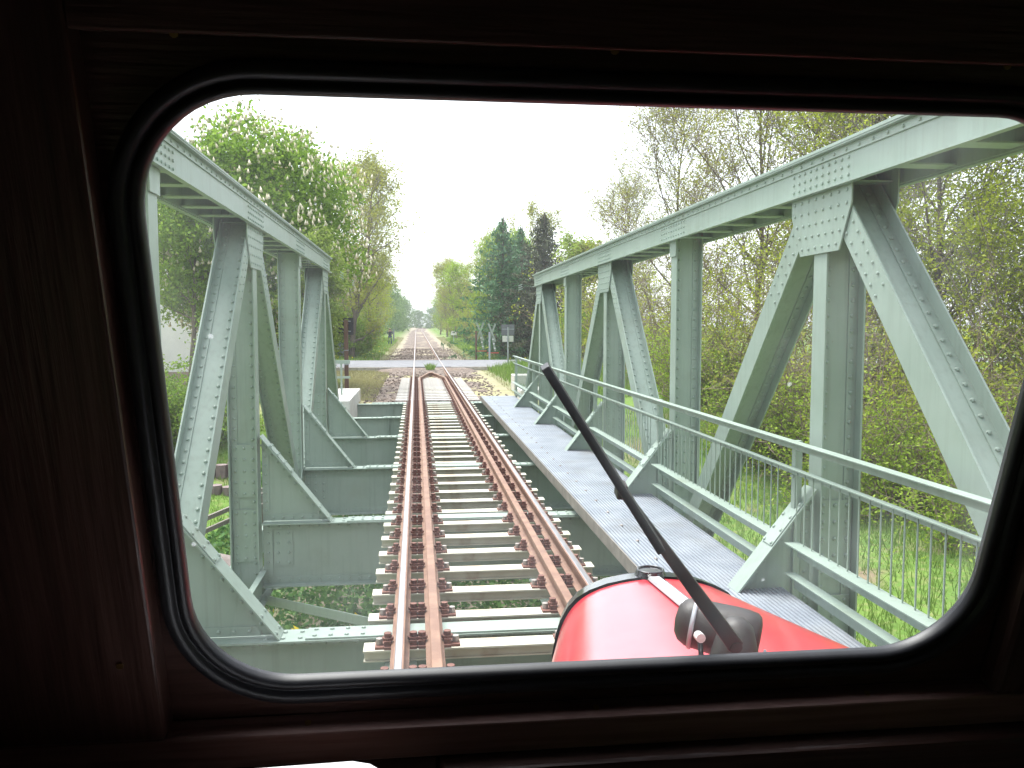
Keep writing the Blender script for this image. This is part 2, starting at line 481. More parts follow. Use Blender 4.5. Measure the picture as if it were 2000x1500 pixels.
def ballast_mat():
    m, t, p, o = nt('ballast_stone')
    tc = t.nodes.new('ShaderNodeTexCoord')
    v = t.nodes.new('ShaderNodeTexVoronoi'); v.inputs['Scale'].default_value = 13
    t.links.new(tc.outputs['Object'], v.inputs['Vector'])
    r = t.nodes.new('ShaderNodeValToRGB'); e = r.color_ramp.elements
    e[0].color = (0.10, 0.08, 0.07, 1); e[1].color = (0.34, 0.27, 0.23, 1)
    k = e.new(0.5); k.color = (0.20, 0.152, 0.125, 1)
    sx = t.nodes.new('ShaderNodeSeparateColor'); t.links.new(v.outputs['Color'], sx.inputs[0])
    t.links.new(sx.outputs[0], r.inputs[0])
    n = t.nodes.new('ShaderNodeTexNoise'); n.inputs['Scale'].default_value = 0.8; n.inputs['Detail'].default_value = 6
    t.links.new(tc.outputs['Object'], n.inputs['Vector'])
    rr = t.nodes.new('ShaderNodeMapRange'); rr.inputs[1].default_value = 0.48; rr.inputs[2].default_value = 0.7
    t.links.new(n.outputs[0], rr.inputs[0])
    mx = t.nodes.new('ShaderNodeMix'); mx.data_type = 'RGBA'
    t.links.new(rr.outputs[0], mx.inputs[0]); t.links.new(r.outputs[0], mx.inputs[6]); mx.inputs[7].default_value = (0.21, 0.155, 0.12, 1)
    t.links.new(mx.outputs[2], p.inputs['Base Color'])
    p.inputs['Roughness'].default_value = 0.95
    b = t.nodes.new('ShaderNodeBump'); b.inputs['Strength'].default_value = 1.0; b.inputs['Distance'].default_value = 0.05; b.invert = True
    t.links.new(v.outputs['Distance'], b.inputs['Height']); t.links.new(b.outputs[0], p.inputs['Normal'])
    return m
M['ballast'] = ballast_mat()

ys = np.concatenate([np.arange(24.3, 60, 0.35), np.arange(60, 200, 1.5), np.arange(200, 700, 8)])
rg = np.random.default_rng(3)
prof = np.array([(-3.0, -0.50), (-2.6, -0.34), (-2.2, -0.26), (-1.7, -0.20), (-1.2, -0.19), (-0.9, -0.195), (-0.5, -0.2), (0, -0.2), (0.5, -0.2), (0.9, -0.195), (1.2, -0.19), (1.7, -0.20), (2.2, -0.26), (2.6, -0.34), (3.0, -0.50)])
vs = []
for y in ys:
    for k, (px, pz) in enumerate(prof):
        wob = 0.25 * math.sin(y * 0.7 + k) + rg.normal() * 0.06 if abs(px) > 2 else rg.normal() * 0.03
        lift = 0.15 * float(smooth((y - 39.6) / 2.0) * smooth((53.5 - y) / 2.0)) * (1 if abs(px) < 2.3 else 0.6)
        vs.append((px + wob + float(cxl(y)), y, pz + lift + float(grade(y)) + rg.normal() * 0.012))
m_ = len(prof)
qs = [(i * m_ + k, i * m_ + k + 1, (i + 1) * m_ + k + 1, (i + 1) * m_ + k) for i in range(len(ys) - 1) for k in range(m_ - 1)]
bo = link_obj('ballast', np_mesh('ballast', vs, qs, M['ballast'], smooth=True))
tag(bo, kind='structure')

# loose stones lying on the ballast near the bridge
def stones(n, x0, x1, y0, y1, seed):
    g = np.random.default_rng(seed)
    base = np.array([(-1, -1, -.6), (1, -1, -.6), (1, 1, -.6), (-1, 1, -.6), (-.7, -.7, .6), (.7, -.7, .6), (.7, .7, .6), (-.7, .7, .6)])
    fs = np.array([(0, 3, 2, 1), (4, 5, 6, 7), (0, 1, 5, 4), (1, 2, 6, 5), (2, 3, 7, 6), (3, 0, 4, 7)])
    V, F = [], []
    for i in range(n):
        x, y = g.uniform(x0, x1), g.uniform(y0, y1)
        s = g.uniform(0.02, 0.045)
        b = base + g.normal(size=(8, 3)) * 0.25
        a = g.uniform(0, 6.28)
        c, d = math.cos(a), math.sin(a)
        b = np.stack([b[:, 0] * c - b[:, 1] * d, b[:, 0] * d + b[:, 1] * c, b[:, 2]], 1) * s
        z = max(float(ground_z(x, y)), float(np.interp(x, prof[:, 0], prof[:, 1])) + float(grade(y))) + 0.01
        V.append(b + (x, y, z)); F.append(fs + 8 * i)
    return np.concatenate(V), np.concatenate(F)
sv1 = stones(1300, -2.5, 2.3, 24.4, 41.5, 5)
sv2 = stones(2600, -2.7, 2.7, 51, 78, 6)
sv2 = (np.where(True, sv2[0], 0), sv2[1] + len(sv1[0]))
sv1 = (np.concatenate([sv1[0], sv2[0]]), np.concatenate([sv1[1], sv2[1]]))
st = link_obj('ballast_stones', np_mesh('ballast_stones', sv1[0], sv1[1], M['ballast']))
tag(st, 'loose brown and grey ballast stones lying beside the rails', 'gravel', kind='stuff')

rb = MB()
xs_ = list(np.linspace(-60, 70, 27))
for i in range(len(xs_) - 1):
    rb.box(xs_[i], xs_[i + 1], 42.0, 50.2, -0.4, -0.008)
ro = rb.build('road', M['asphalt']); tag(ro, kind='structure')
rb = MB()
rb.box(-60, -1.1, 41.75, 42.0, -0.4, -0.016)
rb.box(1.1, 3.2, 41.75, 42.0, -0.4, -0.016)
rb.box(-60, -1.1, 50.2, 50.4, -0.4, -0.016)
rb.box(1.1, 70, 50.2, 50.4, -0.4, -0.016)
eo = rb.build('road_edge', M['gravel_edge']); tag(eo, kind='structure')

# ------------------------------------------------------------------ railway track
YN = [5.97 + 3.58 * k for k in range(-3, 6)]          # crossbeams of the bridge
XI = 2.37
track = empty('railway_track', (0, 13, -0.2), label='single railway track with rusty rails, inner guard rails and pale sleepers', cat='track')
def rail_loft(mb, x_of, ys, prof, z_of):
    n = len(prof)
    vs, fs = [], []
    for y in ys:
        for (px, pz) in prof:
            vs.append((x_of(y) + px, y, pz + z_of(y)))
    for i in range(len(ys) - 1):
        for k in range(n):
            k2 = (k + 1) % n
            fs.append((i * n + k, i * n + k2, (i + 1) * n + k2, (i + 1) * n + k))
    fs.append(tuple(range(n - 1, -1, -1))); fs.append(tuple(range((len(ys) - 1) * n, len(ys) * n)))
    mb.add(vs, fs)
RP = [(-.0625, -.150), (.0625, -.150), (.0625, -.140), (.009, -.125), (.009, -.045), (.034, -.036), (.034, -.004), (.029, -.0005), (-.029, -.0005), (-.034, -.004), (-.034, -.036), (-.009, -.045), (-.009, -.125), (-.0625, -.140)]
HP = [(-.023, -.0004), (.023, -.0004), (.019, .0012), (-.019, .0012)]
rys = list(np.arange(0.9, 60, 4.0)) + list(np.arange(60, 700, 8.0))
for sx_ in (-1, 1):
    mb = MB(); rail_loft(mb, lambda y: sx_ * 0.745 + float(cxl(y)), rys, RP, lambda y: float(grade(y)))
    rl = mb.build('running_rail', M['rust'], track)
    mb = MB(); rail_loft(mb, lambda y: sx_ * 0.747 + float(cxl(y)), rys, HP, lambda y: float(grade(y)))
    mb.build('rail_head', M['railtop'], rl)
for sx_ in (-1, 1):
    mb = MB(); rail_loft(mb, lambda y: sx_ * 0.51 if y < 33.2 else sx_ * (0.51 - 0.44 * (y - 33.2) / 3.6), [0.9, 12, 22, 33.2, 36.8], RP, lambda y: 0.0)
    mb.build('guard_rail', M['rust'], track)
mb = MB(); mb.prism([(-0.13, 36.6, -0.15), (0.13, 36.6, -0.15), (0.09, 37.2, -0.15), (-0.09, 37.2, -0.15)], (0, 0, 0.155))
mb.build('guard_rail_tip', M['rust'], track, bevel=0.02)

def fastener_mesh():
    """base plate, two clips and bolts either side of a rail foot; one mesh with two materials"""
    mb = MB()
    z = 0.0
    mb.box(-.112, .112, -.075, .075, z, z + .018)
    for q in (-1, 1):
        mb.box(q * .066, q * .1115, -.05, .05, z + .0175, z + .05)
        mb.tube([(q * .088, 0, z + .045), (q * .088, 0, z + .095)], .027, 8)
        mb.tube([(q * .088, 0, z + .045), (q * .088, 0, z + .066)], .040, 8)
        mb.box(q * .111, q * .175, -.06, .06, z + .0005, z + .016)
    nb = len(mb.f)
    for q in (-1, 1):
        mb.tube([(q * .146, 0, z + .010), (q * .146, 0, z + .058)], .025, 6)
    me = bpy.data.meshes.new('rail_fastener')
    me.from_pydata(mb.v, [], mb.f)
    me.materials.append(M['clip']); me.materials.append(M['washer'])
    for i, p in enumerate(me.polygons):
        p.material_index = 1 if i >= nb else 0
    me.update()
    return me
FASTENER = fastener_mesh()
sleepers = []
y = 2.1
ysl = []
while y < 24.2:
    if all(abs(y - b) > 0.14 for b in YN):
        ysl.append(y)
    y += 0.5967
yv = [yy for yy in ysl]
def one_sleeper(y, conc):
    mb = MB()
    if conc:
        mb.box(-1.25, 1.25, -0.13, 0.13, -0.36, -0.135)
    else:
        mb.box(-1.0, 1.0, -0.08, 0.08, -0.183, -0.168)
        mb.box(-0.995, 0.995, -0.012, 0.012, -0.2585, -0.1835)
        mb.box(-1.0, 1.0, -0.028, 0.028, -0.270, -0.259)
    s = mb.build('sleeper', M['concrete'] if conc else M['sleeper'], None, bevel=0.012 if conc else 0.003)
    s.parent = track
    s.matrix_parent_inverse = Matrix.Translation((0, -13, 0.2))
    s.location = (0, y, 0)
    for x in (-.745, -.51, .51, .745):
        f = link_obj('rail_fastener', FASTENER, s)
        f.location = (x, 0, -.168 if not conc else -.165)
    return s
proto_s = one_sleeper(yv[0], False)
for yy in yv[1:]:
    c = proto_s.copy(); col.objects.link(c); c.location = (0, yy, 0)
    for ch in proto_s.children:
        d = ch.copy(); col.objects.link(d); d.parent = c
proto_c = one_sleeper(24.75, True)
for k in range(1, 18):
    c = proto_c.copy(); col.objects.link(c); c.location = (0, 24.75 + 0.6 * k, 0)
    for ch in proto_c.children:
        d = ch.copy(); col.objects.link(d); d.parent = c

# ------------------------------------------------------------------ truss bridge
bridge = empty('truss_bridge', (0, 12, -1.1), label='grey green riveted steel truss bridge carrying the railway and a side walkway', cat='bridge')
P = M['paint']
ZB = -0.87         # bottom chord axis
def member(p0, p1, side, fw=0.2, dep=0.30, pitch=0.115, cover=None):
    """riveted H member in a truss plane: two flange plates parallel to the truss, one web across; p0, p1 = (y, z)"""
    mb = MB()
    a = Vector((0, p0[0], p0[1])); b = Vector((0, p1[0], p1[1]))
    ax = (b - a).normalized(); L = (b - a).length
    pr = Vector((0, ax.z, -ax.y))
    if pr.y > 0: pr = -pr                       # the web face looking along the line towards -Y
    mid = (a + b) / 2
    xi, xo = side * (XI + 0.035), side * (XI + 0.035 + dep)
    X = Vector((1, 0, 0))
    for xx in (xi, xo):
        mb.obox(mid + X * xx, X * 0.007, ax * L / 2, pr * fw / 2)
    mb.obox(mid + X * (xi + xo) / 2, X * (dep / 2 - 0.0075), ax * L / 2, pr * 0.007)
    for xx, sg in ((xi, 1), (xo, -1)):           # corner angles on the web and the flanges
        inn = side * sg
        for f in (1, -1):
            mb.obox(mid + X * (xx + inn * 0.0445) + pr * f * 0.0125, X * 0.037, ax * (L / 2 - 0.002), pr * 0.005)
        q = mid + X * (xx + inn * 0.052) + pr * 0.0178
        mb.rivets(q - ax * (L / 2 - 0.1), q + ax * (L / 2 - 0.1), pr, pitch)
    if not cover:                                # rivets that tie a diagonal's flange to the gusset plates
        for f in (1, -1):
            q = mid + X * (xi - side * 0.0072) + pr * f * 0.055
            mb.rivets(a + ax * 0.35 + (q - mid), a + ax * 1.15 + (q - mid), (-side, 0, 0), 0.09, 0.012)
            mb.rivets(b - ax * 0.75 + (q - mid), b - ax * 0.15 + (q - mid), (-side, 0, 0), 0.09, 0.012)
    if cover:                                    # cover plates low on the web with a third rivet row
        for (z0, z1) in cover:
            xm = (xi + xo) / 2
            yy = p0[0] - 0.018
            mb.box(xi + side * 0.016, xo - side * 0.016, yy - 0.008, yy - 0.0005, z0, z1)
            for xx in (xi + side * 0.055, xm, xo - side * 0.055):
                mb.rivets((xx, yy - 0.008, z0 + 0.04), (xx, yy - 0.008, z1 - 0.04), (0, -1, 0), 0.11)
    return mb
def chord_top(side, zb, zt, y0, y1):
    mb = MB()
    xi, xo = side * (XI + 0.005), side * (XI + 0.42)
    mb.box(xi, xi + side * 0.016, y0, y1, zb, zt)
    mb.box(xo - side * 0.016, xo, y0, y1, zb, zt)
    mb.box(xi - side * 0.055, xo + side * 0.055, y0 - .02, y1 + 0.05, zt + 0.0005, zt + 0.016)
    mb.box(xi - side * 0.035, xo + side * 0.035, y0 + 1, y1 - 0.4, zt + 0.0165, zt + 0.03)
    for xx, s in ((xi, -side), (xo, side)):
        mb.box(xx, xx + s * 0.05, y0, y1, zt - 0.012, zt)               # upper angles
        mb.box(xx + s * 0.0005, xx + s * 0.012, y0, y1, zt - 0.07, zt - 0.013)
        mb.box(xx, xx + s * 0.05, y0, y1, zb - 0.012, zb)               # lower lips
    n = int((y1 - y0) / 0.62)
    for k in range(n):                                                   # battens across the open underside
        yc = y0 + 0.3 + k * 0.62
        mb.box(xi + side * 0.017, xo - side * 0.017, yc - 0.07, yc + 0.07, zb + 0.012, zb + 0.022)
    for yn in YN:
        for dz in (0.05, 0.11, 0.17):
            mb.rivets((xi - side * 0.0005, yn - 0.42, zb + dz), (xi - side * 0.0005, yn + 0.42, zb + dz), (-side, 0, 0), 0.085, 0.012)
    mb.rivets((xi - side * 0.013, y0, zt - 0.045), (xi - side * 0.013, y1, zt - 0.045), (-side, 0, 0), 0.17, 0.011)
    return mb
def chord_bottom(side, y0, y1):
    mb = MB()
    xi, xo = side * (XI + 0.008), side * (XI + 0.36)
    for xx, s in ((xi, 1), (xo, -1)):
        mb.box(xx, xx + s * side * 0.014, y0, y1, -1.03, -0.72)
        mb.box(xx - s * side * 0.075, xx, y0, y1, -1.03, -1.018)
        mb.box(xx - s * side * 0.05, xx - s * side * 0.0005, y0, y1, -0.732, -0.72)
    mb.rivets((xi - side * 0.001, y0, -0.97), (xi - side * 0.001, y1, -0.97), (-side, 0, 0), 0.12, 0.012)
    mb.rivets((xi - side * 0.001, y0, -0.77), (xi - side * 0.001, y1, -0.77), (-side, 0, 0), 0.12, 0.012)
    n = int((y1 - y0) / 1.2)
    for k in range(n):
        yc = y0 + 0.5 + k * 1.2
        mb.box(xi + side * 0.015, xo - side * 0.015, yc - 0.12, yc + 0.12, -1.0, -0.99)
    return mb
def gusset(side, y, zb, half_t, half_b, dep, up=0.16, plane=0):
    mb = MB()
    x0 = side * (XI + 0.0215)
    poly = [(x0, y - half_t, zb + up), (x0, y + half_t, zb + up), (x0, y + half_t, zb - 0.14), (x0, y + half_b, zb - dep), (x0, y - half_b, zb - dep), (x0, y - half_t, zb - 0.14)]
    mb.prism(poly, (-side * 0.0115, 0, 0) if True else 0)
    xr = x0 - side * 0.0115
    for k in range(5):
        zz = zb - 0.05 - k * (dep - 0.1) / 4
        h = half_t - 0.06 if zz > zb - 0.14 else half_t + (half_b - half_t) * ((zb - 0.14 - zz) / (dep - 0.14)) - 0.06
        mb.rivets((xr, y - h, zz), (xr, y + h, zz), (-side, 0, 0), 0.1, 0.012)
    xo = side * (XI + 0.35)
    mb.prism([(xo, p[1], p[2]) for p in poly], (side * 0.0115, 0, 0))
    return mb
ZT = {-1: (3.14, 3.42), 1: (3.05, 3.32)}
for side, tops in ((-1, (2, 4, 6)), (1, (1, 3, 5, 7))):
    zb, zt = ZT[side]
    last = max(tops)
    y_end = YN[last] + 0.75
    tc_ = chord_top(side, zb, zt, YN[1] - 0.9, y_end).build('top_chord', P, bridge)
    chord_bottom(side, YN[1] - 0.9, YN[last + 1] + 0.4).build('bottom_chord', P, bridge)
    for k in range(1, last + 1):
        y = YN[k]
        top = k in tops
        zz = zb + 0.14
        mb = member((y, -0.98), (y, zb + 0.10), side, cover=[(-0.62, -0.02), (0.12, 0.72)])
        if not top:
            # small end plate where a plain post meets the chord
            mb.prism([(side * (XI + 0.0215), y - 0.13, zb + 0.1), (side * (XI + 0.0215), y + 0.13, zb + 0.1), (side * (XI + 0.0215), y + 0.11, zb - 0.19), (side * (XI + 0.0215), y - 0.11, zb - 0.19)], (-side * 0.0115, 0, 0))
        mb.build('vertical_post', P, bridge)
        if top:
            gusset(side, y, zb, 0.46, 0.30, 0.46).build('gusset_plate', P, bridge)
            for d in (-1, 1):
                kk = k + d
                if kk < 0: continue
                a = Vector((0, y + d * 0.06, zb + 0.10)); b = Vector((0, YN[kk] - d * 0.05, ZB + 0.05))
                member((a.y, a.z), (b.y, b.z), side, fw=0.22, dep=0.29).build('diagonal', P, bridge)
        else:
            # lower gusset where the diagonals meet the bottom chord
            mb = MB()
            x0 = side * (XI + 0.0215)
            mb.prism([(x0, y - 0.62, -0.74), (x0, y + 0.62, -0.74), (x0, y + 0.5, -0.42), (x0, y + 0.16, -0.16), (x0, y - 0.16, -0.16), (x0, y - 0.5, -0.42)], (-side * 0.0115, 0, 0))
            for zz, h in ((-0.66, 0.55), (-0.54, 0.46), (-0.42, 0.40), (-0.28, 0.2)):
                mb.rivets((x0 - side * .0115, y - h, zz), (x0 - side * .0115, y + h, zz), (-side, 0, 0), 0.1, 0.012)
            mb.build('gusset_plate', P, bridge)
# crossbeams with corner brackets
for k, y in enumerate(YN):
    if k == 0: continue
    mb = MB()
    zt_, zb_ = -0.172, -0.90
    x0, x1 = -XI + 0.005, XI - 0.005
    mb.box(x0, x1, y - 0.006, y + 0.006, zb_ + 0.0145, zt_ - 0.0145)
    mb.box(x0, x1, y - 0.12, y + 0.12, zt_ - 0.014, zt_)
    mb.box(x0, x1, y - 0.12, y + 0.12, zb_, zb_ + 0.014)
    mb.box(-1.42, 1.42, y - 0.105, y + 0.105, zt_ + 0.0005, zt_ + 0.013)
    for s in (-1, 1):
        mb.box(x0, x1, y + s * 0.0065, y + s * 0.018, zt_ - 0.09, zt_ - 0.0145)
        mb.box(x0, x1, y + s * 0.0065, y + s * 0.018, zb_ + 0.0145, zb_ + 0.09)
        # plates near the posts
        mb.box(s * (XI - 0.33), s * (XI - 0.12), y - 0.017, y - 0.0062, zb_ + 0.22, zt_ - 0.092)
        mb.box(s * (XI - 0.11), s * (XI - 0.006), y - 0.02, y - 0.0062, zb_ + 0.092, zt_ - 0.092)
        for xx in (XI - 0.29, XI - 0.17, XI - 0.06):
            mb.rivets((s * xx, y - 0.02, zb_ + 0.26), (s * xx, y - 0.02, zt_ - 0.13), (0, -1, 0), 0.1)
        mb.box(s * 1.3, s * 1.312, y - 0.1, y - 0.0065, zb_ + 0.0145, zt_ - 0.0145) if k >= 7 else None
    mb.rivets((x0 + 0.06, y - 0.018, zt_ - 0.055), (x1 - 0.06, y - 0.018, zt_ - 0.055), (0, -1, 0), 0.11, 0.014)
    mb.rivets((x0 + 0.06, y - 0.018, zb_ + 0.055), (x1 - 0.06, y - 0.018, zb_ + 0.055), (0, -1, 0), 0.11, 0.014)
    for s in (-1, 1):
        for dy in (-0.06, 0.06):
            mb.rivets((s * 1.36, y + dy, zt_ + 0.013), (s * 1.02, y + dy, zt_ + 0.013), (0, 0, 1), 0.1, 0.016)
            mb.rivets((s * 1.7, y + dy, zt_), (s * 1.46, y + dy, zt_), (0, 0, 1), 0.1, 0.016)
    cb = mb.build('cross_beam', P, bridge)
    for s in (-1, 1):
        if (s == -1 and k > 6) or (s == 1 and k > 7): continue
        mb = MB()
        tx, tz = XI - 0.006, 0.80
        fx, fz = 1.62, zt_ + 0.0145
        mb.prism([(s * tx, y - 0.006, fz), (s * fx, y - 0.006, fz), (s * tx, y - 0.006, tz)], (0, 0.012, 0))
        A, B = Vector((s * fx, y, fz)), Vector((s * tx, y, tz))
        ax = (B - A).normalized(); nr = Vector((-ax.z * s, 0, ax.x * s))
        if nr.x * s > 0: nr = -nr
        L = (B - A).length
        c = (A + B) / 2
        mb.obox(c + nr * 0.007, ax * (L / 2 + 0.02), Vector((0, 0.1, 0)), nr * 0.006)                  # flange along the slope
        mb.obox(c + nr * 0.0185 + ax * 0.28, ax * 0.2, Vector((0, 0.085, 0)), nr * 0.005)
        for f in (-1, 1):
            mb.obox(c - nr * 0.034 + Vector((0, f * 0.0125, 0)), ax * (L / 2 - 0.06), Vector((0, 0.006, 0)), nr * 0.033)
            mb.box(s * (tx - 0.075), s * (tx - 0.001), y + f * 0.0065, y + f * 0.0175, fz + 0.08, tz - 0.16)
            mb.box(s * (fx + 0.12), s * (tx - 0.08), y + f * 0.0065, y + f * 0.0175, fz + 0.001, fz + 0.07)
        mb.rivets(c - nr * 0.04 - ax * (L / 2 - 0.14) + Vector((0, -0.0186, 0)), c - nr * 0.04 + ax * (L / 2 - 0.12) + Vector((0, -0.0186, 0)), (0, -1, 0), 0.1, 0.013)
        mb.rivets((s * (tx - 0.04), y - 0.0176, fz + 0.12), (s * (tx - 0.04), y - 0.0176, tz - 0.22), (0, -1, 0), 0.1, 0.013)
        mb.rivets((s * (fx + 0.2), y - 0.0176, fz + 0.036), (s * (tx - 0.12), y - 0.0176, fz + 0.036), (0, -1, 0), 0.1, 0.013)
        for dy in (-0.06, 0.06):
            mb.rivets(c + nr * 0.0236 + ax * 0.1 + Vector((0, dy, 0)), c + nr * 0.0236 + ax * 0.46 + Vector((0, dy, 0)), nr, 0.09, 0.014)
            mb.rivets(c + nr * 0.013 - ax * 0.58 + Vector((0, dy, 0)), c + nr * 0.013 - ax * 0.42 + Vector((0, dy, 0)), nr, 0.08, 0.014)
        mb.build('corner_bracket', P, cb)
# end beam just before the abutment
mb = MB()
ye = 24.15
mb.box(-1.9, 2.2, ye - 0.006, ye + 0.006, -0.9, -0.18)
mb.box(-1.9, 2.2, ye - 0.1, ye + 0.1, -0.178, -0.166)
mb.build('end_beam', P, bridge)
# stringers under the sleepers
for s in (-1, 1):
    mb = MB()
    for k in range(0, len(YN) - 1):
        a, b = YN[k] + 0.03, YN[k + 1] - 0.03
        x = s * 0.745
        mb.box(x - 0.006, x + 0.006, a, b, -0.78, -0.284)
        mb.box(x - 0.11, x + 0.11, a, b, -0.283, -0.271)
        mb.box(x - 0.11, x + 0.11, a, b, -0.793, -0.781)
    mb.build('stringer', P, bridge)
# horizontal wind bracing
for k in range(1, len(YN) - 1):
    for (xa, xb) in ((-2.3, 2.3), (2.3, -2.3)):
        zz = -0.99 if xa < 0 else -1.055
        a, b = Vector((xa, YN[k] + 0.15, zz)), Vector((xb, YN[k + 1] - 0.15, zz))
        ax = (b - a).normalized(); pr = Vector((0, 0, 1)).cross(ax)
        mb = MB()
        mb.obox((a + b) / 2, ax * (b - a).length / 2, pr * 0.06, Vector((0, 0, 0.006)))
        mb.obox((a + b) / 2 + pr * 0.054 + Vector((0, 0, 0.052)), ax * (b - a).length / 2, pr * 0.006, Vector((0, 0, 0.045)))
        mb.rivets(a + Vector((0, 0, 0.006)), b + Vector((0, 0, 0.006)), (0, 0, 1), 0.35, 0.014)
        mb.build('wind_brace', P, bridge)
# walkway of ribbed steel plates
DX0, DX1, DZ, DEND = 1.19, 2.17, 0.05, 23.6
edges = [2.4, 5.97, 9.55, 13.13, 16.71, 20.29, DEND]
for a, b in zip(edges[:-1], edges[1:]):
    mb = MB()
    prf = []
    n = 28
    st_ = (DX1 - DX0 - 0.02) / n
    for i in range(n):
        x = DX0 + 0.01 + i * st_
        prf += [(x, DZ - 0.016), (x + st_ * 0.25, DZ - 0.016), (x + st_ * 0.40, DZ), (x + st_ * 0.85, DZ)]
    prf += [(DX1 - 0.01, DZ - 0.016), (DX1 - 0.01, DZ - 0.03), (DX0 + 0.01, DZ - 0.03)]
    vs = [(x, a + 0.006, z) for x, z in prf] + [(x, b - 0.006, z) for x, z in prf]
    m_ = len(prf)
    fs = [(i, i + m_, (i + 1) % m_ + m_, (i + 1) % m_) for i in range(m_)]
    fs += [tuple(range(m_)), tuple(range(2 * m_ - 1, m_ - 1, -1))]
    mb.add(vs, fs)
    dk = mb.build('walkway_plate', M['deck'], bridge)
    mb = MB()
    yy = a + 0.25
    while yy < b:
        mb.rivet((DX0 + 0.22, yy, DZ), (0, 0, 1), 0.016)
        yy += 0.6
    mb.build('plate_bolt', M['washer'], dk)
mb = MB()
mb.box(DX0 - 0.012, DX0 - 0.001, 2.4, DEND, DZ - 0.12, DZ + 0.006)
mb.box(DX0 + 0.0, DX0 + 0.09, 2.4, DEND, DZ - 0.12, DZ - 0.108)
mb.build('walkway_edge', M['deck_edge'], bridge)
mb = MB()
for y in YN[1:8]:
    for s0 in (1.25, 1.5):
        mb.box(s0, s0 + 0.08, y - 0.05, y + 0.05, -0.155, DZ - 0.031)
mb.build('walkway_support', P, bridge)
# hand rail beside the walkway
RX = 2.19
def angle_bar(mb, x, z, w, h, y0, y1):
    mb.box(x - w, x, y0, y1, z - 0.008, z)
    mb.box(x - 0.008, x, y0, y1, z - h, z - 0.0085)
mb = MB(); angle_bar(mb, RX + 0.02, 1.19, 0.075, 0.07, 2.3, 23.9); mb.build('handrail', P, bridge, bevel=0.002)
mb = MB(); angle_bar(mb, RX + 0.015, 0.985, 0.05, 0.05, 2.3, 23.9); mb.build('middle_rail', P, bridge)
nodes_r = [2.39] + YN[2:8] + [23.9]
bt, bl = MB(), MB()
for a, b in zip(YN[1:7], YN[2:8]):
    angle_bar(bt, RX + 0.03, 0.43, 0.11, 0.11, a + 0.12, b - 0.12)
    angle_bar(bl, RX + 0.01, 0.20, 0.085, 0.12, a + 0.12, b - 0.12)
angle_bar(bt, RX + 0.03, 0.43, 0.11, 0.11, YN[7] + 0.12, 23.9)
angle_bar(bl, RX + 0.01, 0.20, 0.085, 0.12, YN[7] + 0.12, 23.9)
bt.build('lower_rail', P, bridge); bl.build('toe_rail', P, bridge)
for a, b in zip(YN[1:8], YN[2:9]):
    mb = MB()
    yy = a + 0.2
    while yy < min(b, 23.9) - 0.1:
        mb.box(RX + 0.002, RX + 0.010, yy - 0.004, yy + 0.004, 0.43, 0.977)
        yy += 0.125
    mb.build('baluster_panel', P, bridge)
for y in (YN[1], YN[2], YN[3], YN[4], YN[5], YN[6], YN[7], 23.85):
    mb = MB()
    mb.box(RX + 0.035, RX + 0.09, y - 0.03, y + 0.03, -0.1, 1.18)
    mb.box(RX + 0.021, RX + 0.16, y - 0.02, y + 0.02, 0.9, 0.92) if y < 23 else None
    mb.build('railing_post', P, bridge)
# short railing past the end of the left truss
mb = MB()
mb.box(-3.1, -2.42, 22.9, 22.97, 1.02, 1.12); mb.box(-3.1, -2.42, 22.9, 22.97, 0.62, 0.68)
mb.box(-2.68, -2.63, 22.92, 22.96, -0.2, 1.02); mb.box(-3.08, -3.03, 22.92, 22.96, -0.2, 1.02)
mb.build('end_railing', P, bridge)
# outside brace pipe at the foot of the left truss
for y in (YN[2], YN[3]):
    mb = MB(); mb.tube([(-2.72, y - 0.02, -0.36), (-2.80, y - 1.5, -0.66)], 0.05, 10); mb.build('brace_pipe', P, bridge)

# ------------------------------------------------------------------ abutment and stonework
ab = MB()
ab.prism([(-2.29, 24.3, -3.2), (-2.29, 25.0, -3.2), (3.4, 25.0, -3.2), (3.4, 24.3, -3.2)], (0, 0, 2.1))
aw = ab.build('bridge_abutment', M['stone']); tag(aw, 'dark stone abutment wall under the far end of the bridge', 'wall')
def block(name, x0, x1, y0, y1, z0, z1, label):
    mb = MB(); mb.box(x0, x1, y0, y1, z0, z1)
    o = mb.build(name, M['block'], None, bevel=0.02)
    return tag(o, label, 'block', 'white concrete blocks at the bridge end')
block('concrete_block', -3.25, -2.30, 21.0, 25.2, -1.6, 0.18, 'large white concrete block at the end of the left truss')
block('concrete_block', 2.52, 3.3, 25.0, 26.4, -1.4, 0.10, 'low white concrete block beside the far end of the walkway')
block('concrete_block', 2.75, 3.6, 28.6, 29.6, -0.6, 0.33, 'small white concrete block in the grass behind the walkway end')

# left garden: concrete palisade steps, timber fence rails, boulder
mb = MB()
for i in range(9):
    x = -6.6 + i * 0.26
    mb.tube([(x, 17.6, -1.9), (x, 17.6, -1.20 - 0.04 * (i % 3))], 0.135, 8)
for i in range(9):
    x = -6.7 + i * 0.26
    mb.tube([(x, 18.6, -1.9), (x, 18.6, -0.93 - 0.05 * (i % 2))], 0.135, 8)
pw = mb.build('palisade_wall', M['palisade']); tag(pw, 'stepped reddish concrete palisade wall below the house garden', 'wall')
fe = empty('timber_fence', (-3.9, 13.2, -1.6), label='low grey timber rail fence on the grass left of the bridge', cat='fence')
fa, fb = Vector((-4.75, 10.4, 0)), Vector((-3.25, 15.4, 0))
fd = (fb - fa).normalized(); fs_ = Vector((fd.y, -fd.x, 0))
for z0 in (-0.95, -1.14):
    mb = MB(); mb.obox((fa + fb) / 2 + Vector((0, 0, z0)), fd * (fb - fa).length / 2, fs_ * 0.02, Vector((0, 0, 0.035))); mb.build('rail', M['timber'], fe)
